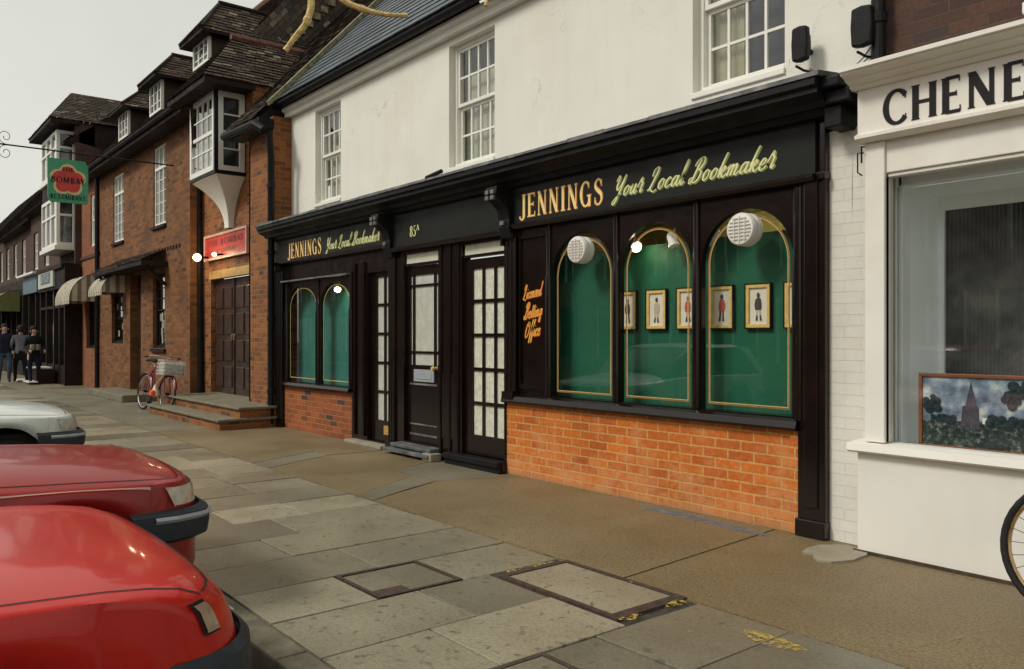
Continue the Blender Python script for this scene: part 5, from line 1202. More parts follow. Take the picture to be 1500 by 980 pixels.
# ================================================================= BUILDINGS FURTHER LEFT
def far_buildings():
    # small brick house next door
    E_ = empty('brick_house', (-24.5, 5.1, 0), 'narrow brick house with one tall white window above a striped canopy', 'building')
    m = MB(); wall(m, -25.6, -23.2, 0, 5.6, 5.06, .4, [(-24.5, -23.68, 3.8, 5.2, .08), (-25.0, -23.5, 1.05, 2.9, .12)]); m.build('brick_wall', brick('orange_brown_brick', (.30, .10, .035), (.2, .065, .025), (.2, .11, .06)), E_)
    sash(E_, -24.5, -23.68, 3.8, 5.2, 5.1, 3, 2, 'net'); sash(E_, -25.0, -23.5, 1.05, 2.9, 5.14, 4, 2, None, frame='timber')
    m = MB(); m.box(-25.6, -23.3, 5.02, 5.06, 3.5, 3.58); m.build('string_course', M['brick_dark'], E_)
    m = MB(); tiles(m, (-25.6, 4.75, 5.6), (-23.25, 4.75, 5.6), (-25.6, 7.4, 8.9), (-23.25, 7.4, 8.9), .115, .17, .02, .006); m.build('tile_roof', M['tile'], E_)
    m = MB(); m.prism([(4.76, 5.57), (7.4, 8.87), (10, 5.57)], 'x', -25.58, -23.27); m.build('roof_core', M['timber'], E_)
    # timber building with stacked bays
    E_ = empty('timber_building', (-27.6, 5, 0), 'tall dark timbered building with stacked white framed bay windows and a dark shopfront', 'building')
    X0, X1 = -29.6, -25.6
    m = MB(); wall(m, X0, X1, 3.4, 7.4, 5.0, .4); m.build('upper_wall', M['brick_dark'], E_)
    m = MB(); tiles(m, (X0, 4.7, 6.9), (X1, 4.7, 6.9), (X0, 6.6, 8.3), (X1, 6.6, 8.3), .12, .18, .02, .006); m.build('tile_roof', M['tile'], E_)
    m = MB(); m.prism([(4.72, 6.88), (6.6, 8.26), (9.8, 6)], 'x', X0, X1); m.build('roof_core', M['timber'], E_)
    m = MB(); ex0, ex1, ey, ez, cx, yr, zr, yb = -29.0, -25.5, 4.25, 7.42, -27.1, 5.1, 8.6, 6.9
    tiles(m, (ex0, ey, ez), (ex1, ey, ez), (cx-.01, yr, zr), (cx+.01, yr, zr), .12, .18, .02, .006); tiles(m, (ex1, ey, ez), (ex1, yb, ez), (cx, yr, zr), (cx, yb, zr), .12, .18, .02, .006); tiles(m, (ex0, yb, ez), (ex0, ey, ez), (cx, yb, zr), (cx, yr, zr), .12, .18, .02, .006)
    m.build('bay_roof', M['tile'], E_); m = MB(); m.box(ex0+.02, ex1-.02, ey+.02, 5, ez-.1, ez-.005); m.build('bay_eaves', M['timber'], E_)
    bxo('side_wall', M['brick_dark'], E_, -25.72, -25.61, 4.9, 6.6, 0, 7.4)
    def bay(z0, z1, x0=-28.3, x1=-26.0, y0=4.5):
        m = MB(); f = .09
        def fr(ax, a, b, fx, cols):
            def bx(u0, u1, za, zb):
                if ax == 'y': m.box(u0, u1, fx, fx+.06, za, zb)
                else: m.box(fx-.06, fx, u0, u1, za, zb)
            for i in range(cols+1):
                u = a+(b-a-f)*i/cols; bx(u, u+f, z0, z1)
            zt = z0+(z1-z0)*.62
            for k in range(cols):
                u = a+(b-a-f)*k/cols+f; v = a+(b-a-f)*(k+1)/cols; bx(u, v, z1-f, z1); bx(u, v, z0, z0+f); bx(u, v, zt-.03, zt+.03)
        fr('y', x0, x1-.061, y0, 3); fr('x', y0, 5.0, x1, 1)
        o = m.build('bay_window', M['white'], E_)
        m = MB(); m.quad((x0+.05, y0+.04, z0+.05), (x1-.1, y0+.04, z0+.05), (x1-.1, y0+.04, z1-.05), (x0+.05, y0+.04, z1-.05)); m.quad((x1-.04, y0+.05, z0+.05), (x1-.04, 4.98, z0+.05), (x1-.04, 4.98, z1-.05), (x1-.04, y0+.05, z1-.05)); m.build('glass', M['glass'], o)
        m = MB(); m.box(x0-.04, x1+.04, y0-.05, 5, z0-.12, z0-.002); m.build('bay_sill', M['white'], o)
        bxo('dark_room', M['dark_room'], o, x0+.1, x1-.2, 4.9, 4.93, z0, z1)
    bay(5.95, 7.2); bay(3.95, 5.35)
    m = MB(); m.box(-28.3, -26.0, 4.52, 5, 5.36, 5.82); m.build('bay_panel', M['timber'], E_)
    m = MB(); m.box(-25.9, -25.62, 4.95, 5.0, 3.4, 7.3); m.build('corner_post', M['brick_left'], E_)
    # shopfront: dark frame, side facing us, glazing
    m = MB(); m.box(X0, -24.6-1.0, 4.55, 5.0, 3.30, 3.42); m.box(X0, -25.6, 4.62, 5.0, 2.75, 3.3); m.box(X0, -25.6, 4.68, 4.9, 0, .55)
    for x in (X0, -28.6, -27.4, -26.6, -25.75): m.box(x, x+.12, 4.66, 4.8, 0, 2.75)
    m.box(X0, -25.6, 4.67, 4.78, 2.2, 2.28); m.box(-25.63, -25.5, 4.62, 5.06, 0, 3.35); m.build('shopfront', M['timber'], E_)
    g = MB(); g.quad((X0, 4.75, .55), (-25.7, 4.75, .55), (-25.7, 4.75, 2.75), (X0, 4.75, 2.75)); g.build('shop_glass', M['glass'], E_)
    m = MB(); m.box(X0, -25.7, 5.3, 5.35, 0, 2.8); m.build('shop_interior', M['dark_room'], E_)
    m = MB(); rnd = random.Random(4)
    for i in range(16): x = rnd.uniform(X0+.2, -26); z = rnd.uniform(.9, 2.0); m.box(x, x+.10, 5.0+.01*i, 5.005+.01*i, z, z+rnd.uniform(.1, .5))
    m.build('window_display', M['sign_white'], E_)
    t = empty('shop_sign', (-28, 4.56, 3.1), 'white framed shop sign with dark letters on the timber shopfront', 'sign')
    m = MB(); m.box(-29.3, -26.9, 4.56, 4.615, 2.84, 3.38); m.build('board', M['sign_white'], t); m = MB()
    m.box(-28.8, -27.3, 4.55, 4.56, 2.95, 3.27); m.build('inner_panel', M['sign_blue'], t)
    m = MB()
    for k, x in enumerate((-28.6, -28.35, -28.1, -27.85, -27.6)):
        m.box(x, x+.04, 4.54, 4.55, 3.0, 3.22); m.box(x+.05, x+.15, 4.54, 4.55, 3.0+.09*(k % 3), 3.04+.09*(k % 3))
    m.build('worn_letters', M['sign_white'], t)
    t = empty('goods_stand', (-27.9, 4.3, 0), 'low dark goods stand with white tops on the pavement outside the timber shop', 'stand')
    m = MB(); m.box(-28.3, -26.9, 4.15, 4.62, 0, .42); m.build('body', M['timber'], t); m = MB(); m.box(-28.4, -27.2, 4.08, 4.6, .43, .47); m.box(-27.6, -26.6, 3.9, 4.14, .06, .09); m.box(-29.2, -28.5, 3.9, 4.3, .04, .07); m.build('white_top', M['white'], t)
    # rows beyond
    for (x0, x1, h, rz, mt, lb) in ((-33.6, -29.6, 5.6, 8.2, 'brick_dark', 'brick shop coloured dark for the dim far street, with a grey blue fascia sign beyond the timbered building'), (-40.2, -33.6, 5.3, 7.8, 'brick_dark', 'brick shop building coloured dark for the dim far street, with an olive awning at the far left'), (-52, -40.2, 5.6, 8.6, 'brick_dark', 'farthest terrace, coloured dark for the dim light, closing the street view')):  # dark brick here puts the dim light of the far street into the colour
        E_ = empty('street_building', ((x0+x1)/2, 5, 0), lb, 'building')
        m = MB(); hs_ = []; x = x0+.6
        while x+1.1 < x1: hs_.append((x, x+.9, 3.7, 5.0, .08)); x += 2.0
        wall(m, x0, x1, 2.9, h, 5.0, .4, hs_); m.build('brick_wall', M[mt], E_)
        for q in hs_: sash(E_, *q[:4], 5.06, 3, 2, None)
        m = MB(); m.box(x0, x1, 4.75, 5.0, 2.85, 3.4); m.box(x0, x1, 4.75, 4.95, 0, .5)
        x = x0
        while x < x1-.1: m.box(x, x+.14, 4.74, 4.9, 0, 2.85); x += 1.3
        m.build('shopfront', M['timber'], E_)
        g = MB(); g.quad((x0, 4.85, .5), (x1, 4.85, .5), (x1, 4.85, 2.85), (x0, 4.85, 2.85)); g.build('shop_glass', M['glass'], E_); bxo('shop_interior', M['dark_room'], E_, x0, x1, 5.4, 5.45, 0, 2.9)
        m = MB(); tiles(m, (x0, 4.7, h), (x1, 4.7, h), (x0, 7.2, rz), (x1, 7.2, rz), .16, .25, .02, .006); m.build('tile_roof', M['tile'], E_)
        m = MB(); m.prism([(4.72, h-.02), (7.2, rz-.04), (9.7, h)], 'x', x0, x1); m.build('roof_core', M['timber'], E_)
    t = empty('shop_sign', (-31.5, 4.7, 3.1), 'blue grey shop fascia sign under a white canopy edge, left of the white sign', 'sign')
    m = MB(); m.box(-32.9, -30.2, 4.66, 4.74, 2.82, 3.36); m.build('board', M['sign_blue'], t); m = MB(); m.box(-33.2, -29.9, 4.5, 4.8, 3.40, 3.46); m.build('white_edge', M['white'], t)
    awning('green_awning', -38.8, -34.2, 3.9, 4.75, 2.2, 3.05, 'awning_green', 'olive green curved shop awning at the far left')
    t = empty('ventilator_stack', (-34, 7.2, 7.8), 'squat chimney stack on the far roofs', 'chimney'); m = MB(); m.box(-34.4, -33.7, 6.9, 7.5, 7.2, 8.9); m.build('stack', M['brick_dark'], t)
    m = MB(); m.lathe((-34.05, 7.2, 8.9), (0, 0, 1), [(.12, 0), (.1, .3)], 10); m.build('pot', M['ridge'], t)
far_buildings()

# opposite side of the street, seen only in reflections
def opposite():
    for i, (x0, x1, h, mt) in enumerate(((-75, -22, 6.2, 'brick_opp'), (-22, -11, 5.2, 'brick_opp'), (-11, -1.5, 6.0, 'brick_opp'), (-1.5, 9, 5.4, 'render'))):
        E_ = empty('opposite_shop', ((x0+x1)/2, -11, 0), ['brick shop opposite, far end', 'long brick shop opposite, facing the restaurant', 'brick shop opposite the bookmaker', 'cream shop opposite the white shop'][i], 'building')
        hs_ = []; x = x0+1
        while x+1.2 < x1: hs_.append((x, x+1, 3.4, 4.7, .1)); x += 2.4
        gr = []; x = x0+.6
        while x+2 < x1: gr.append((x, x+1.9, .6, 2.5, .15)); x += 2.5
        m = MB(); wall(m, x0, x1, 0, h, 0, .3, hs_+gr)
        for v in m.v: v.y = -11-v.y
        m.build('wall', M[mt], E_)
        m = MB()
        for q in hs_+gr: m.box(q[0], q[1], -11.12, -11.08, q[2], q[3])
        m.build('glazing', M['car_glass'], E_)
        m = MB()
        for q in hs_+gr:
            for k in range(3): u = q[0]+(q[1]-q[0]-.08)*k/2; m.box(u, u+.08, -11.08, -11.03, q[2], q[3])
        m.build('window_frames', M['white'], E_)
        m = MB(); m.quad((x0, -10.8, h), (x1, -10.8, h), (x1, -14, h+2.2), (x0, -14, h+2.2)); m.build('roof', M['ridge'], E_)
opposite()

# ================================================================= CARS
def car(name, paint, L=3.75, w=.80, nose=None, label='', strip=None, boxy=0.0, lights='side'):
    """nose at local y=0 pointing +y; z from the road. Body skin = rows along the car x columns across"""
    t = empty(name, (0, 0, 0), label, 'car')
    rear = L
    # centre line rows: (s, z, shoulder drop, corner radius)
    if boxy:
        C = [(.03, .26, .0, .20), (.0, .34, .0, .20), (.0, .50, .0, .20), (.01, .62, .0, .19), (.03, .725, .004, .18), (.06, .775, .02, .15), (.11, .80, .04, .12), (.20, .818, .06, .08), (.32, .835, .075, .05), (.45, .85, .085, .03), (.6, .862, .09, .02), (.75, .872, .095, .01), (.9, .882, .098, .0), (1.02, .895, .10, 0), (1.15, .91, .10, 0)]
    else:
        C = [(.05, .26, .0, .25), (.02, .34, .0, .25), (.0, .46, .0, .25), (.015, .55, .0, .25), (.035, .62, .0, .24), (.065, .68, .004, .23), (.115, .726, .012, .21), (.19, .760, .022, .18), (.30, .782, .030, .13), (.44, .798, .035, .08), (.60, .810, .040, .05), (.78, .822, .045, .03), (.92, .832, .05, .01), (1.04, .842, .055, 0), (1.15, .852, .06, 0)]
    C += [(1.5, C[-1][1]+.005, C[-1][2]-.02, 0), (2.2, C[-1][1]+.01, .08, 0), (2.8, C[-1][1]+.01, .08, 0), (3.0, C[-1][1]+.01, .08, 0), (3.12, C[-1][1], .08, 0), (3.3, C[-1][1], .08, 0), (3.45, C[-1][1]-.01, .07, .02), (3.6, C[-1][1]-.02, .06, .08), (L-.05, .88, .03, .14), (L-.0, .8, .0, .18), (L+.0, .55, 0, .18), (L-.02, .3, 0, .18)]
    cols_in = [0, .15, .3, .45, .58, .7, .79, .86, .91, .95, .98, 1.0]
    wheels = ((.60 if boxy else .72), L-.78); WR = .36 if boxy else .30
    def bottom(s):
        z = .22
        for c in wheels:
            if abs(s-c) < WR+.045: z = max(z, .285+math.sqrt(max(0, (WR+.045)**2-(s-c)**2)))
        return z
    # insert extra rows round the arches
    rows = list(C); extra = []
    for c in wheels:
        for a in range(0, 181, 12):
            extra.append(c-(WR+.045)*math.cos(R(a)))
        extra += [c-WR-.047, c+WR+.047]
    def interp(s):
        body = [q for q in C if q[0] >= .09]
        body = sorted(body[:-2], key=lambda q: q[0])
        for a, b in zip(body, body[1:]):
            if a[0] <= s <= b[0]:
                k = (s-a[0])/max(1e-6, b[0]-a[0]); return (s,)+tuple(a[i]+(b[i]-a[i])*k for i in (1, 2, 3))
    front = C[:6]; tail = C[-3:]
    mid = [q for q in C[6:-3]]+[interp(s) for s in extra]; mid.sort(key=lambda q: q[0])
    rows = front+mid+tail
    def off(x, Rr, s):
        v = 0
        if Rr > 0 and abs(x) > w-Rr:
            u = min(1, (abs(x)-(w-Rr))/Rr); v = Rr*(1-math.sqrt(max(0, 1-u*u)))*.75
        return v+.05*(x/w)**2*(max(0, 1-s/1.0) if s < L/2 else max(0, 1-(L-s)/1.0))
    def pt(row, tcol, o=0.0):
        """tcol -1..1 across the top, 1..2 down the side"""
        s, z, dr, Rr = row; sg = 1 if tcol >= 0 else -1; a = abs(tcol)
        rear_ = s > L/2
        ww = w*(1-.012*max(0, z-.5))
        if a <= 1:
            x = ww*a; q = off(x, Rr, s); zz = z-dr*a**4; y = -(s+q) if not rear_ else -(s-q)
            if a > .93: x -= .0
            return Vector((sg*(x+(o if a > .97 else 0)), y+(o if s < .12 else 0), zz+(o if s >= .09 and a <= .97 else 0)))
        k = a-1; q = off(w, Rr, s); y = -(s+q) if not rear_ else -(s-q); zb = min(bottom(s) if .1 < s < L-.1 else .22, z-dr); zt = z-dr
        zz = zt+(zb-zt)*k; x = ww+.022*math.sin(math.pi*min(1, k*1.0))*(1 if .1 < s < L-.1 else .3)
        return Vector((sg*(x+o), y, zz))
    side = [1+k for k in (0, .04, .12, .25, .4, .55, .7, .85, 1.0)]
    cl = [-a for a in reversed(side)]+[-a for a in reversed(cols_in)][1:-1]+[c for c in cols_in]+side[1:]
    m = MB(); m.grid([[pt(r, c) for c in cl] for r in rows]); body = m.build('body', paint, t, smooth=True, weld=True, angle=60)
    # shut lines of the bonnet
    dk = M['rubber']
    m = MB(); rr_ = [r for r in mid if r[0] <= 1.12]
    for sg in (-1, 1):
        c0 = .93
        for a, b in zip(rr_, rr_[1:]): m.quad(pt(a, sg*c0, .002), pt(a, sg*(c0+.007), .002), pt(b, sg*(c0+.007), .002), pt(b, sg*c0, .002))
    cs = [c for c in cl if abs(c) <= .93]; r0 = rr_[0]; r1 = (r0[0]+.006, r0[1]+.003, r0[2], r0[3])
    for a, b in zip(cs, cs[1:]): m.quad(pt(r0, a, .002), pt(r0, b, .002), pt(r1, b, .002), pt(r1, a, .002))
    m.build('bonnet_gap', dk, body)
    # bumpers
    def bump_(zlo, zhi, o, s_back, rear_=False):
        m = MB(); Rr = (.2 if boxy else .30); path = []
        n = 22
        for i in range(-n, n+1):
            x = w*i/n; q = off(x, Rr, 0); path.append((x, q))
        pts = [(-w, s_back)]+path+[(w, s_back)] if True else path
        Rws = []
        for zz, oo in ((zlo, o*.35), (zlo+.02, o), ((zlo+zhi)/2, o*1.15), (zhi-.02, o), (zhi, o*.3)):
            row = []
            for x, s in pts:
                k = abs(x)/w; fx = x+(oo if x > 0 else -oo)*(1 if k > .9 else k*.9); sy = s-oo*(1 if k < .9 else max(0, 1-(k-.9)*8)); row.append((fx, (-sy if not rear_ else -(L-sy)), zz))
            Rws.append(row)
        m.grid(Rws); return m
    bz = (.47, .63) if boxy else (.38, .55)
    b = bump_(bz[0], bz[1], .05 if boxy else .034, .40).build('bumper', M['bumper'], t, smooth=True, angle=50)
    m = bump_(bz[1]-.045, bz[1]-.035, .056 if boxy else .03, .30); m.build('bumper_strip', M['bumper_strip'] if boxy else M['bumper'], b)
    bump_(.42, .58, .06, .35, True).build('bumper', M['bumper'], t, smooth=True, angle=50)
    bump_(.19, .27, .03, .38).build('chin_spoiler', M['bumper'], t, smooth=True)
    # lamps
    def patch(name, mt, ra, rb, ca, cb, o, parent=t, n=8):
        def rowat(k):
            s = ra[0]+(rb[0]-ra[0])*k; return tuple(ra[i]+(rb[i]-ra[i])*k for i in range(4))
        m = MB(); m.grid([[pt(rowat(i/n), ca+(cb-ca)*j/n, o) for j in range(n+1)] for i in range(n+1)]); return m.build(name, mt, parent, smooth=True)
    def lens(name, mt, z0, z1, c0, c1, o, side_=None, parent=t):
        """lamp glass lying on the body skin: same rows and columns as the body"""
        fr = [r for r in front+mid[:4]]
        zs = [z0]+[r[1] for r in fr if z0 < r[1] < z1]+[z1]; rr = []
        for z in zs:
            for a, b in zip(fr, fr[1:]):
                if a[1] <= z <= b[1]:
                    k = (z-a[1])/(b[1]-a[1]); rr.append(tuple(a[i]+(b[i]-a[i])*k for i in range(4))); break
        sg = 1 if c1 > c0 and c1 > 0 and c0 >= 0 else -1
        lo_, hi_ = min(c0, c1), max(c0, c1)
        cc = [lo_]+[c for c in cl if lo_+1e-4 < c < hi_-1e-4]+[hi_]
        G = []
        for r_ in rr:
            row = []
            for c in cc:
                p = pt(r_, c); n = Vector((math.copysign(abs(p.x/w)**4, p.x), 1, .35)).normalized(); row.append(p+n*o)
            G.append(row)
        m = MB(); m.grid(G)
        if side_:
            e = [g[-1] if hi_ > .9 else g[0] for g in G]; sx = 1 if hi_ > .9 else -1
            ln = len(e)-1
            out_ = [Vector((sx*(w+.022), e[i].y-side_*(.55+.45*math.sin(math.pi*i/max(1, ln)))-(.02*i), e[i].z+(.006 if i == ln else 0))) for i in range(len(e))]
            m.grid([e, out_])
        m.build(name, mt, parent, smooth=True)
    if boxy:
        for sg in (-1, 1): lens('headlight', M['lens'], .645, .745, sg*.58, sg*1.0, .010, .02)
        lens('grille', M['bumper'], .645, .725, -.45, .45, .006)
    else:
        for sg in (-1, 1):
            lens('headlight', M['lens'], .57, .64, sg*.30, sg*.58, .006)
            lens('lamp_gasket', M['rubber'], .605, .715, sg*.950, sg*.990, .007)
            lens('indicator', M['amber'], .612, .705, sg*.955, sg*.986, .011)
        lens('grille', M['bumper'], .57, .63, -.3, .3, .006)
    for sg in (-1, 1): m = MB(); m.box(sg*.45, sg*.75, -L-.004, -L+.03, .62, .82); m.build('tail_light', M['coat_red'], t)
    # greenhouse
    zb = .855 if not boxy else .905; zr = 1.36
    def ring(z, s0, s1, hw):
        P = []; n = 8
        for i in range(n+1): x = -hw+2*hw*i/n; P.append((x, -(s0+.06*(x/hw)**2), z))
        for i in range(1, n): P.append((hw, -(s0+.06+(s1-s0-.12)*i/n), z))
        for i in range(n+1): x = hw-2*hw*i/n; P.append((x, -(s1-.06*(x/hw)**2), z))
        for i in range(1, n): P.append((-hw, -(s1-.06-(s1-s0-.12)*i/n), z))
        return P+[P[0]]
    lv = [ring(zb-.09, 1.02, L-.12, w-.04), ring(zb+.02, 1.12, L-.2, w-.06), ring((zb+zr)/2, 1.48, L-.38, w-.12), ring(zr-.06, 1.82, L-.52, w-.185)]
    m = MB(); m.grid(lv); m.build('windows', M['car_glass'], t, smooth=True)
    tp = [ring(zr-.062, 1.80, L-.50, w-.18), ring(zr-.02, 1.88, L-.56, w-.22), ring(zr, 2.05, L-.72, w-.36), ring(zr+.012, 2.4, L-1.0, w-.6)]
    m = MB(); m.grid(tp); P = tp[-1][:-1]; n0 = len(m.v); m.v += [Vector(p) for p in P]; m.f.append(tuple(range(n0, n0+len(P)))); m.t.append(.5); m.mi.append(0); m.build('roof', paint, t, smooth=True, angle=60)
    m = MB()
    for sg in (-1, 1):
        for (sa, sb, wd) in ((1.14, 1.83, .055), (2.15, 2.2, .09), (L-.24, L-.53, .22)):
            m.hexa([(sg*(w-.052), -sa, zb-.02), (sg*(w-.052), -sa-wd, zb-.02), (sg*(w-.09), -sa-wd, zb-.02), (sg*(w-.09), -sa, zb-.02)],
                   [(sg*(w-.178), -sb, zr-.05), (sg*(w-.178), -sb-wd, zr-.05), (sg*(w-.22), -sb-wd, zr-.05), (sg*(w-.22), -sb, zr-.05)])
    m.build('roof_pillar', paint, t)
    m = MB(); m.tube([(-.35, -1.12, zb+.02), (.2, -1.17, zb+.05), (.5, -1.25, zb+.10)], .008); m.tube([(.1, -1.10, zb+.01), (.55, -1.14, zb+.04)], .008); m.build('wiper', M['rubber'], t)
    for sg in (-1, 1):
        m = MB(); m.lathe((sg*(w+.09), -1.55, zb+.06), (0, 1, 0), [(.05, -.05), (.075, -.02), (.07, .03), (.03, .06)], 14); m.box(sg*(w-.03), sg*(w+.05), -1.57, -1.52, zb+.0, zb+.03); m.build('wing_mirror', paint if boxy else M['bumper'], t, smooth=True)
    # door gap lines; pale strip painted as the highlight on the shoulder crease
    m = MB()
    for sg in (-1, 1):
        for s in (1.28, 2.45, ): m.box(sg*(w+.018), sg*(w+.0235), -s-.004, -s+.004, .3, .86)
    m.build('door_gap', dk, body)
    if strip:
        for sg in (-1, 1):
            m = MB()
            rr2 = [r for r in mid if .2 <= r[0] <= 3.3]
            for a, b in zip(rr2, rr2[1:]): m.quad(pt(a, sg*1.02, .010), pt(a, sg*1.055, .012), pt(b, sg*1.055, .012), pt(b, sg*1.02, .010))
            m.build('crease_highlight', strip, body)
    # wheels, inner arches
    for s in wheels:
        m = MB(); m.box(-w+.10, w-.10, -s-.36, -s+.36, .2, .62); m.build('wheel_well', M['rubber'], body)
        for sg in (-1, 1):
            m = MB(); x = sg*(w-.19); m.lathe((x, -s, .29), (sg, 0, 0), [(.17, 0), (.27, 0), (.29, .02), (.29, .14), (.275, .165), (.19, .17)], 30, caps=False); wo = m.build('wheel', M['rubber'], t, smooth=True, angle=35)
            m = MB(); m.lathe((x, -s, .29), (sg, 0, 0), [(.01, .10), (.06, .155), (.08, .12), (.15, .12), (.185, .17), (.19, .165)], 26); m.build('rim', M['alloy'], wo, smooth=True)
    # number plate
    m = MB(); m.box(-.26, .26, .0, .072, .44, .55) if boxy else m.box(-.26, .26, .0, .076, .38, .49); m.build('number_plate', M['sign_white'], t)
    return t
RZ = -.12
c1 = car('parked_car', M['red_paint'], label='bright red hatchback parked nose to the kerb, nearest the camera'); c1.location = (-3.19, 1.0, RZ); c1['group'] = 'cars parked nose to the kerb'
c2 = car('parked_car', M['dark_red_paint'], boxy=1, strip=M['sign_pink'], label='darker red boxy car with grey bumper, second in the parked row'); c2.location = (-4.96, 1.42, RZ); c2['group'] = 'cars parked nose to the kerb'
c3 = car('parked_car', M['silver_paint'], boxy=1, label='pale silver car with black bumper, farthest of the parked row'); c3.location = (-9.02, 1.66, RZ); c3['group'] = 'cars parked nose to the kerb'
c4 = copy_tree(c1); c4.location = (-6.5, -7.9, RZ); c4.rotation_euler = (0, 0, R(90)); c4['label'] = 'red car parked across the street'; c4['group'] = 'cars across the street'
c5 = copy_tree(c3); c5.location = (-1.2, -7.9, RZ); c5.rotation_euler = (0, 0, R(90)); c5['label'] = 'silver car parked across the street'; c5['group'] = 'cars across the street'

# ================================================================= BICYCLES
def bicycle(label, frame_m, rim_m, basket=False, guard=None):
    """local: wheels in the XZ plane, front wheel toward +x, ground z=0"""
    t = empty('bicycle', (0, 0, 0), label, 'bicycle'); Rw = .34; WB = 1.04
    for i, cx in enumerate((WB, 0)):
        m = MB(); n = 40; pts = [(cx+(Rw-.018)*math.cos(2*math.pi*k/n), 0, Rw+(Rw-.018)*math.sin(2*math.pi*k/n)) for k in range(n+1)]; m.tube(pts, .018, 8, caps=False); w_ = m.build('wheel', M['rubber'], t, smooth=True)
        m = MB(); pts = [(cx+(Rw-.042)*math.cos(2*math.pi*k/n), 0, Rw+(Rw-.042)*math.sin(2*math.pi*k/n)) for k in range(n+1)]; m.tube(pts, .011, 6, caps=False); m.build('rim', rim_m, w_, smooth=True)
        m = MB()
        for k in range(28):
            a = 2*math.pi*k/28; m.tube([(cx+.02*math.cos(a+.6*(-1)**k), .02*(-1)**k, Rw+.02*math.sin(a+.6*(-1)**k)), (cx+(Rw-.045)*math.cos(a), 0, Rw+(Rw-.045)*math.sin(a))], .0016, 4, caps=False)
        m.lathe((cx, -.04, Rw), (0, 1, 0), [(.014, 0), (.022, .01), (.022, .07), (.014, .08)], 10); m.build('spokes', M['iron'], w_)
        if guard:
            m = MB(); rows = []
            for k in range(15):
                a = R(15+k*11) if i == 0 else R(0+k*12); rr = Rw+.025
                rows.append([(cx+(rr+dz)*math.cos(a), dy, Rw+(rr+dz)*math.sin(a)) for dy, dz in ((-.028, -.012), (-.014, .0), (.014, .0), (.028, -.012))])
            m.grid(rows); m.build('mudguard', guard, t, smooth=True, solid=.002)
    BB = (.44, 0, .28); ST = (.30, 0, .80); HT = (.86, 0, .86); HB = (.90, 0, .68); RA = (0, 0, Rw); FA = (WB, 0, Rw)
    m = MB(); m.tube([BB, ST], .016); m.tube([ST, HT], .014); m.tube([BB, HB], .017); m.tube([HT, HB], .018); m.tube([ST, RA], .009)
    for y in (-.05, .05): m.tube([(BB[0], 0, BB[2]), (.2, y, .30), (0, y, Rw)], .009); m.tube([(ST[0], 0, ST[2]-.02), (.15, y, .58), (0, y, Rw)], .008); m.tube([(HB[0], 0, HB[2]), (.92, y, .64), (WB, y, Rw)], .011)
    m.build('frame', frame_m, t, smooth=True)
    m = MB(); m.tube([HT, (.84, 0, .98)], .012); m.tube([(.66, -.29, .98), (.78, -.28, 1.0), (.88, -.15, 1.0), (.88, 0, .98), (.88, .15, 1.0), (.78, .28, 1.0), (.66, .29, .98)], .011); hb = m.build('handlebar', M['chrome'], t, smooth=True)
    m = MB()
    for y in (-.29, .29): m.tube([(.60, y*1.0, .975), (.72, y*.99, .99)], .017)
    m.build('grip', M['rubber'], hb)
    m = MB(); m.tube([(.30, 0, .80), (.28, 0, .90)], .013); m.build('seat_post', M['chrome'], t)
    m = MB(); m.grid([[(.12, -.09, .90), (.12, -.04, .925), (.12, .04, .925), (.12, .09, .90)], [(.22, -.10, .90), (.22, -.05, .93), (.22, .05, .93), (.22, .10, .90)], [(.32, -.04, .90), (.32, -.02, .925), (.32, .02, .925), (.32, .04, .90)], [(.42, -.02, .89), (.42, -.01, .915), (.42, .01, .915), (.42, .02, .89)]]); m.build('saddle', M['rubber'], t, smooth=True, solid=.03)
    m = MB(); m.lathe((.44, -.05, .28), (0, 1, 0), [(.09, 0), (.09, .006)], 20); m.tube([(.44, -.07, .28), (.56, -.07, .16)], .009); m.tube([(.44, .07, .28), (.32, .07, .40)], .009); m.box(.52, .60, -.15, -.07, .15, .17); m.box(.28, .36, .07, .15, .39, .41); m.build('pedals', M['iron'], t)
    if basket:
        m = MB(); x0, x1, y0, y1, z0, z1 = .92, 1.22, -.19, .19, .68, .93
        for z in (z0, z0+.06, z0+.12, z0+.18, z1): m.tube([(x0, y0, z), (x1, y0, z), (x1, y1, z), (x0, y1, z), (x0, y0, z)], .006, 5)
        for k in range(9):
            x = x0+(x1-x0)*k/8; m.tube([(x, y0, z1), (x, y0, z0), (x, y1, z0), (x, y1, z1)], .004, 4); y = y0+(y1-y0)*k/8; m.tube([(x0, y, z1), (x0, y, z0), (x1, y, z0), (x1, y, z1)], .004, 4)
        b = m.build('basket', M['basket'], t)
        m = MB(); m.box(x0+.02, x1-.02, y0+.02, y1-.02, z0+.01, z1-.03); m.build('basket_lining', M['basket'], b, bevel=.02)
    return t
b1 = bicycle('maroon bicycle with a white front basket leaning by the stone steps', M['bike_red'], M['chrome'], True, M['bike_red']); b1.location = (-16.25, 4.24, 0); b1.rotation_euler = (R(-7), 0, R(6))
b2 = bicycle('bicycle with a brass coloured rim leaning on the white shop wall', M['bike_green'], M['rust_chrome'], False, None); b2.location = (-.28, 4.44, 0); b2.rotation_euler = (R(7), 0, R(180))
m = MB(); m.lathe((-15.35, 4.22, .30), (0, 0, 1), [(.06, 0), (.075, .02), (.05, .12), (.015, .2)], 12); bg_ = empty('carrier_bag', (-15.35, 4.22, .3), 'small white and orange bag hanging by the bicycle basket', 'bag')
m.build('bag', M['bag_white'], bg_, smooth=True); m = MB(); m.lathe((-15.31, 4.16, .31), (0, 0, 1), [(.04, 0), (.055, .03), (.04, .09), (.01, .11)], 12); m.build('orange_pocket', M['bag_orange'], bg_, smooth=True)
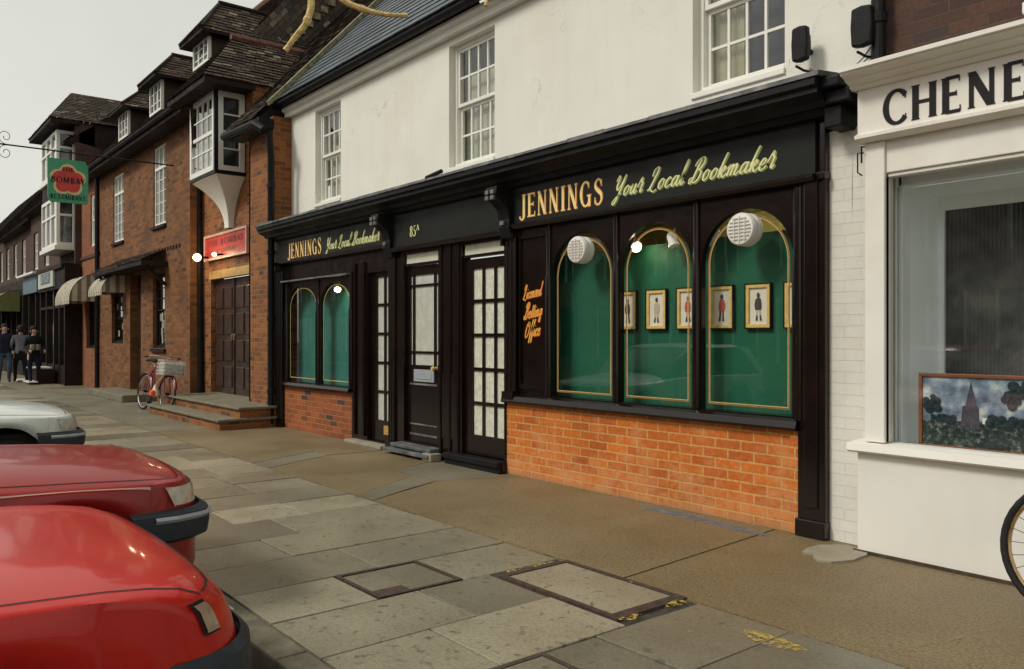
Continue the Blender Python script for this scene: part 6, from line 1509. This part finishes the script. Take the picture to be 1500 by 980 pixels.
m = MB(); m.tube([(-15.35, 4.22, .5), (-15.42, 4.4, .7)], .004, 4); m.build('string', M['bag_white'], bg_)

# ================================================================= PEOPLE
def person(x, y, h, face, top, legs, label, pose):
    t = empty('person', (x, y, 0), label, 'person', 'people walking at the far left')
    k = h/1.75; ca, sa = math.cos(face), math.sin(face)
    V = {'pel': (0, 0, .95, .15), 'wst': (0, 0, 1.1, .135), 'chs': (0, 0, 1.32, .165), 'nk0': (0, .0, 1.46, .07), 'nk': (0, .01, 1.52, .055), 'hd': (0, .02, 1.60, .085), 'hd2': (0, .02, 1.69, .085),
         'lh': (-.1, 0, .88, .105), 'lk': (-.11, pose[0], .5, .07), 'la': (-.11, pose[1], .09, .045), 'lt': (-.12, pose[1]+.14, .04, .035),
         'rh': (.1, 0, .88, .105), 'rk': (.11, pose[2], .5, .07), 'ra': (.11, pose[3], .09, .045), 'rt': (.12, pose[3]+.14, .04, .035),
         'ls': (-.19, 0, 1.40, .065), 'le': (-.25, pose[4], 1.13, .048), 'lw': (-.20, pose[5], .95+pose[6], .033), 'lp': (-.19, pose[5]+.07, .90+pose[6], .035),
         'rs': (.19, 0, 1.40, .065), 're': (.25, pose[4], 1.13, .048), 'rw': (.20, pose[5], .95+pose[6], .033), 'rp': (.19, pose[5]+.07, .90+pose[6], .035)}
    Ed = [('pel', 'wst'), ('wst', 'chs'), ('chs', 'nk0'), ('nk0', 'nk'), ('nk', 'hd'), ('hd', 'hd2'), ('pel', 'lh'), ('lh', 'lk'), ('lk', 'la'), ('la', 'lt'), ('pel', 'rh'), ('rh', 'rk'), ('rk', 'ra'), ('ra', 'rt'), ('chs', 'ls'), ('ls', 'le'), ('le', 'lw'), ('lw', 'lp'), ('chs', 'rs'), ('rs', 're'), ('re', 'rw'), ('rw', 'rp')]
    for sd in 'lr':   # five fingers each
        b = V[sd+'p']
        for i in range(5):
            a = -.03+.015*i; q = (b[0]+a, b[1]+(.03 if i else .05), b[2]-(.06+.012*(2-abs(i-2)) if i else .02), .009); V[sd+'f%d' % i] = q; Ed.append((sd+'p', sd+'f%d' % i))
    ks = list(V); me = bpy.data.meshes.new('person_body')
    me.from_pydata([((ca*V[n][0]-sa*V[n][1])*k, (sa*V[n][0]+ca*V[n][1])*k, V[n][2]*k) for n in ks], [(ks.index(a), ks.index(b)) for a, b in Ed], [])
    o = bpy.data.objects.new('body', me); col(o)
    md = o.modifiers.new('skin', 'SKIN'); sv = me.skin_vertices[0].data
    for i, n in enumerate(ks): sv[i].radius = (V[n][3]*k, V[n][3]*k); sv[i].use_root = (n == 'pel')
    o.modifiers.new('sub', 'SUBSURF').render_levels = 2
    bpy.context.view_layer.update()
    dg = bpy.context.evaluated_depsgraph_get(); me2 = bpy.data.meshes.new_from_object(o.evaluated_get(dg)); bpy.data.objects.remove(o)
    me2.materials.clear()
    for mt in (top, legs, M['skin'], M['rubber']): me2.materials.append(mt)
    for p in me2.polygons:
        z = p.center.z/k; r = math.hypot(p.center.x, p.center.y)/k
        p.material_index = 2 if z > 1.475 else (3 if z < .09 else (1 if z < .93 and r < .4 and not (z > .75 and abs(ca*p.center.x+sa*p.center.y)/k > .17) else (2 if z < 1.0+pose[6] and abs(ca*p.center.x+sa*p.center.y)/k > .165 and z < .93+pose[6] else 0)))
        p.use_smooth = True
    b = bpy.data.objects.new('body', me2); col(b); b.parent = t
    m = MB(); O = Vector((x, y, 0))
    def W_(a, bb, c): return O+Vector(((ca*a-sa*bb)*k, (sa*a+ca*bb)*k, c*k))
    m.lathe(W_(0, -.018, 1.60), (0, 0, 1), [(.06, -.05), (.085, 0), (.094, .05), (.092, .11), (.06, .155), (.01, .17)], 14); m.build('hair', M['hair'], t, smooth=True)
    m = MB()
    m.lathe(W_(0, .10, 1.615), (-sa, ca, 0), [(.016, 0), (.006, .03)], 8)
    for sx in (-1, 1): m.lathe(W_(sx*.088, .02, 1.60), (ca*sx, sa*sx, 0), [(.02, 0), (.022, .015), (.008, .02)], 8)
    m.build('nose_and_ears', M['skin'], t)
    m = MB()
    for sx in (-1, 1): m.lathe(W_(sx*.032, .096, 1.64), (-sa, ca, 0), [(.010, 0), (.006, .012)], 8)
    m.build('eyes', M['ink'], t)
    return t
person(-28.4, 3.55, 1.74, R(-90), M['cloth_navy'], M['denim'], 'person in a navy jacket and jeans at the left edge of the view', (.16, .02, .02, -.22, -.08, .08, .02))
person(-28.3, 3.95, 1.70, R(95), M['cloth_grey'], M['cloth_black'], 'person in a light grey jacket seen from behind, between two dark figures', (.20, .16, .0, -.26, .05, .16, .04))
person(-27.0, 4.1, 1.66, R(-80), M['cloth_black'], M['cloth_navy'], 'person in dark clothes holding something at the waist, right of the group', (.04, .0, -.02, .05, .0, .22, .12))
m = MB(); m.box(-27.0, -26.72, 3.98, 4.2, .98, 1.14); bx = empty('parcel', (-26.85, 4.1, .98), 'small buff parcel held by the person in dark clothes', 'parcel'); m.build('wrapping', M['patch'], bx, bevel=.02); m = MB(); m.box(-27.004, -26.716, 4.07, 4.1, .976, 1.144); m.build('string', M['rubber'], bx)

# ================================================================= STREET TREE WITH THE TWIGS
def tree():
    t = empty('street_tree', (.75, -.9, -.1), 'bare young tree whose pale yellow twigs hang into the top of the view', 'tree')
    m = MB(); m.tube([(.75, -.9, -.12), (.73, -.88, 1.0), (.70, -.85, 2.2), (.6, -.8, 3.2), (.5, -.7, 4.2)], [.09, .075, .06, .045, .03], 12); m.build('trunk', M['bark'], t, smooth=True)
    m = MB(); m.tube([(.66, -.82, 2.6), (.0, -.3, 2.8), (-.8, .2, 2.75), (-1.4, .55, 2.45), (-1.70, .76, 2.19)], [.03, .024, .018, .012, .008], 8); m.tube([(-.8, .2, 2.75), (-1.1, .7, 2.5), (-1.40, 1.07, 2.20)], [.014, .01, .006], 8)
    m.tube([(.62, -.8, 3.0), (1.2, -1.2, 3.7), (1.5, -1.5, 4.4)], [.03, .02, .008], 8); m.tube([(.55, -.75, 3.6), (.2, -1.3, 4.4), (-.1, -1.5, 5.0)], [.025, .015, .008], 8); m.build('limb', M['bark'], t, smooth=True)
    def tw(pts, r):
        m = MB(); P = catmull(pts, 5); n = len(P); rr = [r*(1-.45*i/(n-1)) for i in range(n)]
        for i in (n//2, n-1): rr[i] *= 1.35
        rr[-2] *= 1.2; m.tube(P, rr, 8); m.build('twig', M['twig'], t, smooth=True)
    tw([(-1.70, .76, 2.19), (-1.679, .786, 2.10), (-1.683, .78, 2.046), (-1.70, .759, 2.009), (-1.714, .743, 1.98)], .0095)
    tw([(-1.70, .76, 2.19), (-1.641, .833, 2.099), (-1.608, .874, 2.072), (-1.575, .914, 2.059), (-1.545, .952, 2.057)], .0085)
    tw([(-1.40, 1.07, 2.20), (-1.434, 1.089, 2.13), (-1.437, 1.086, 2.078)], .006)
tree()
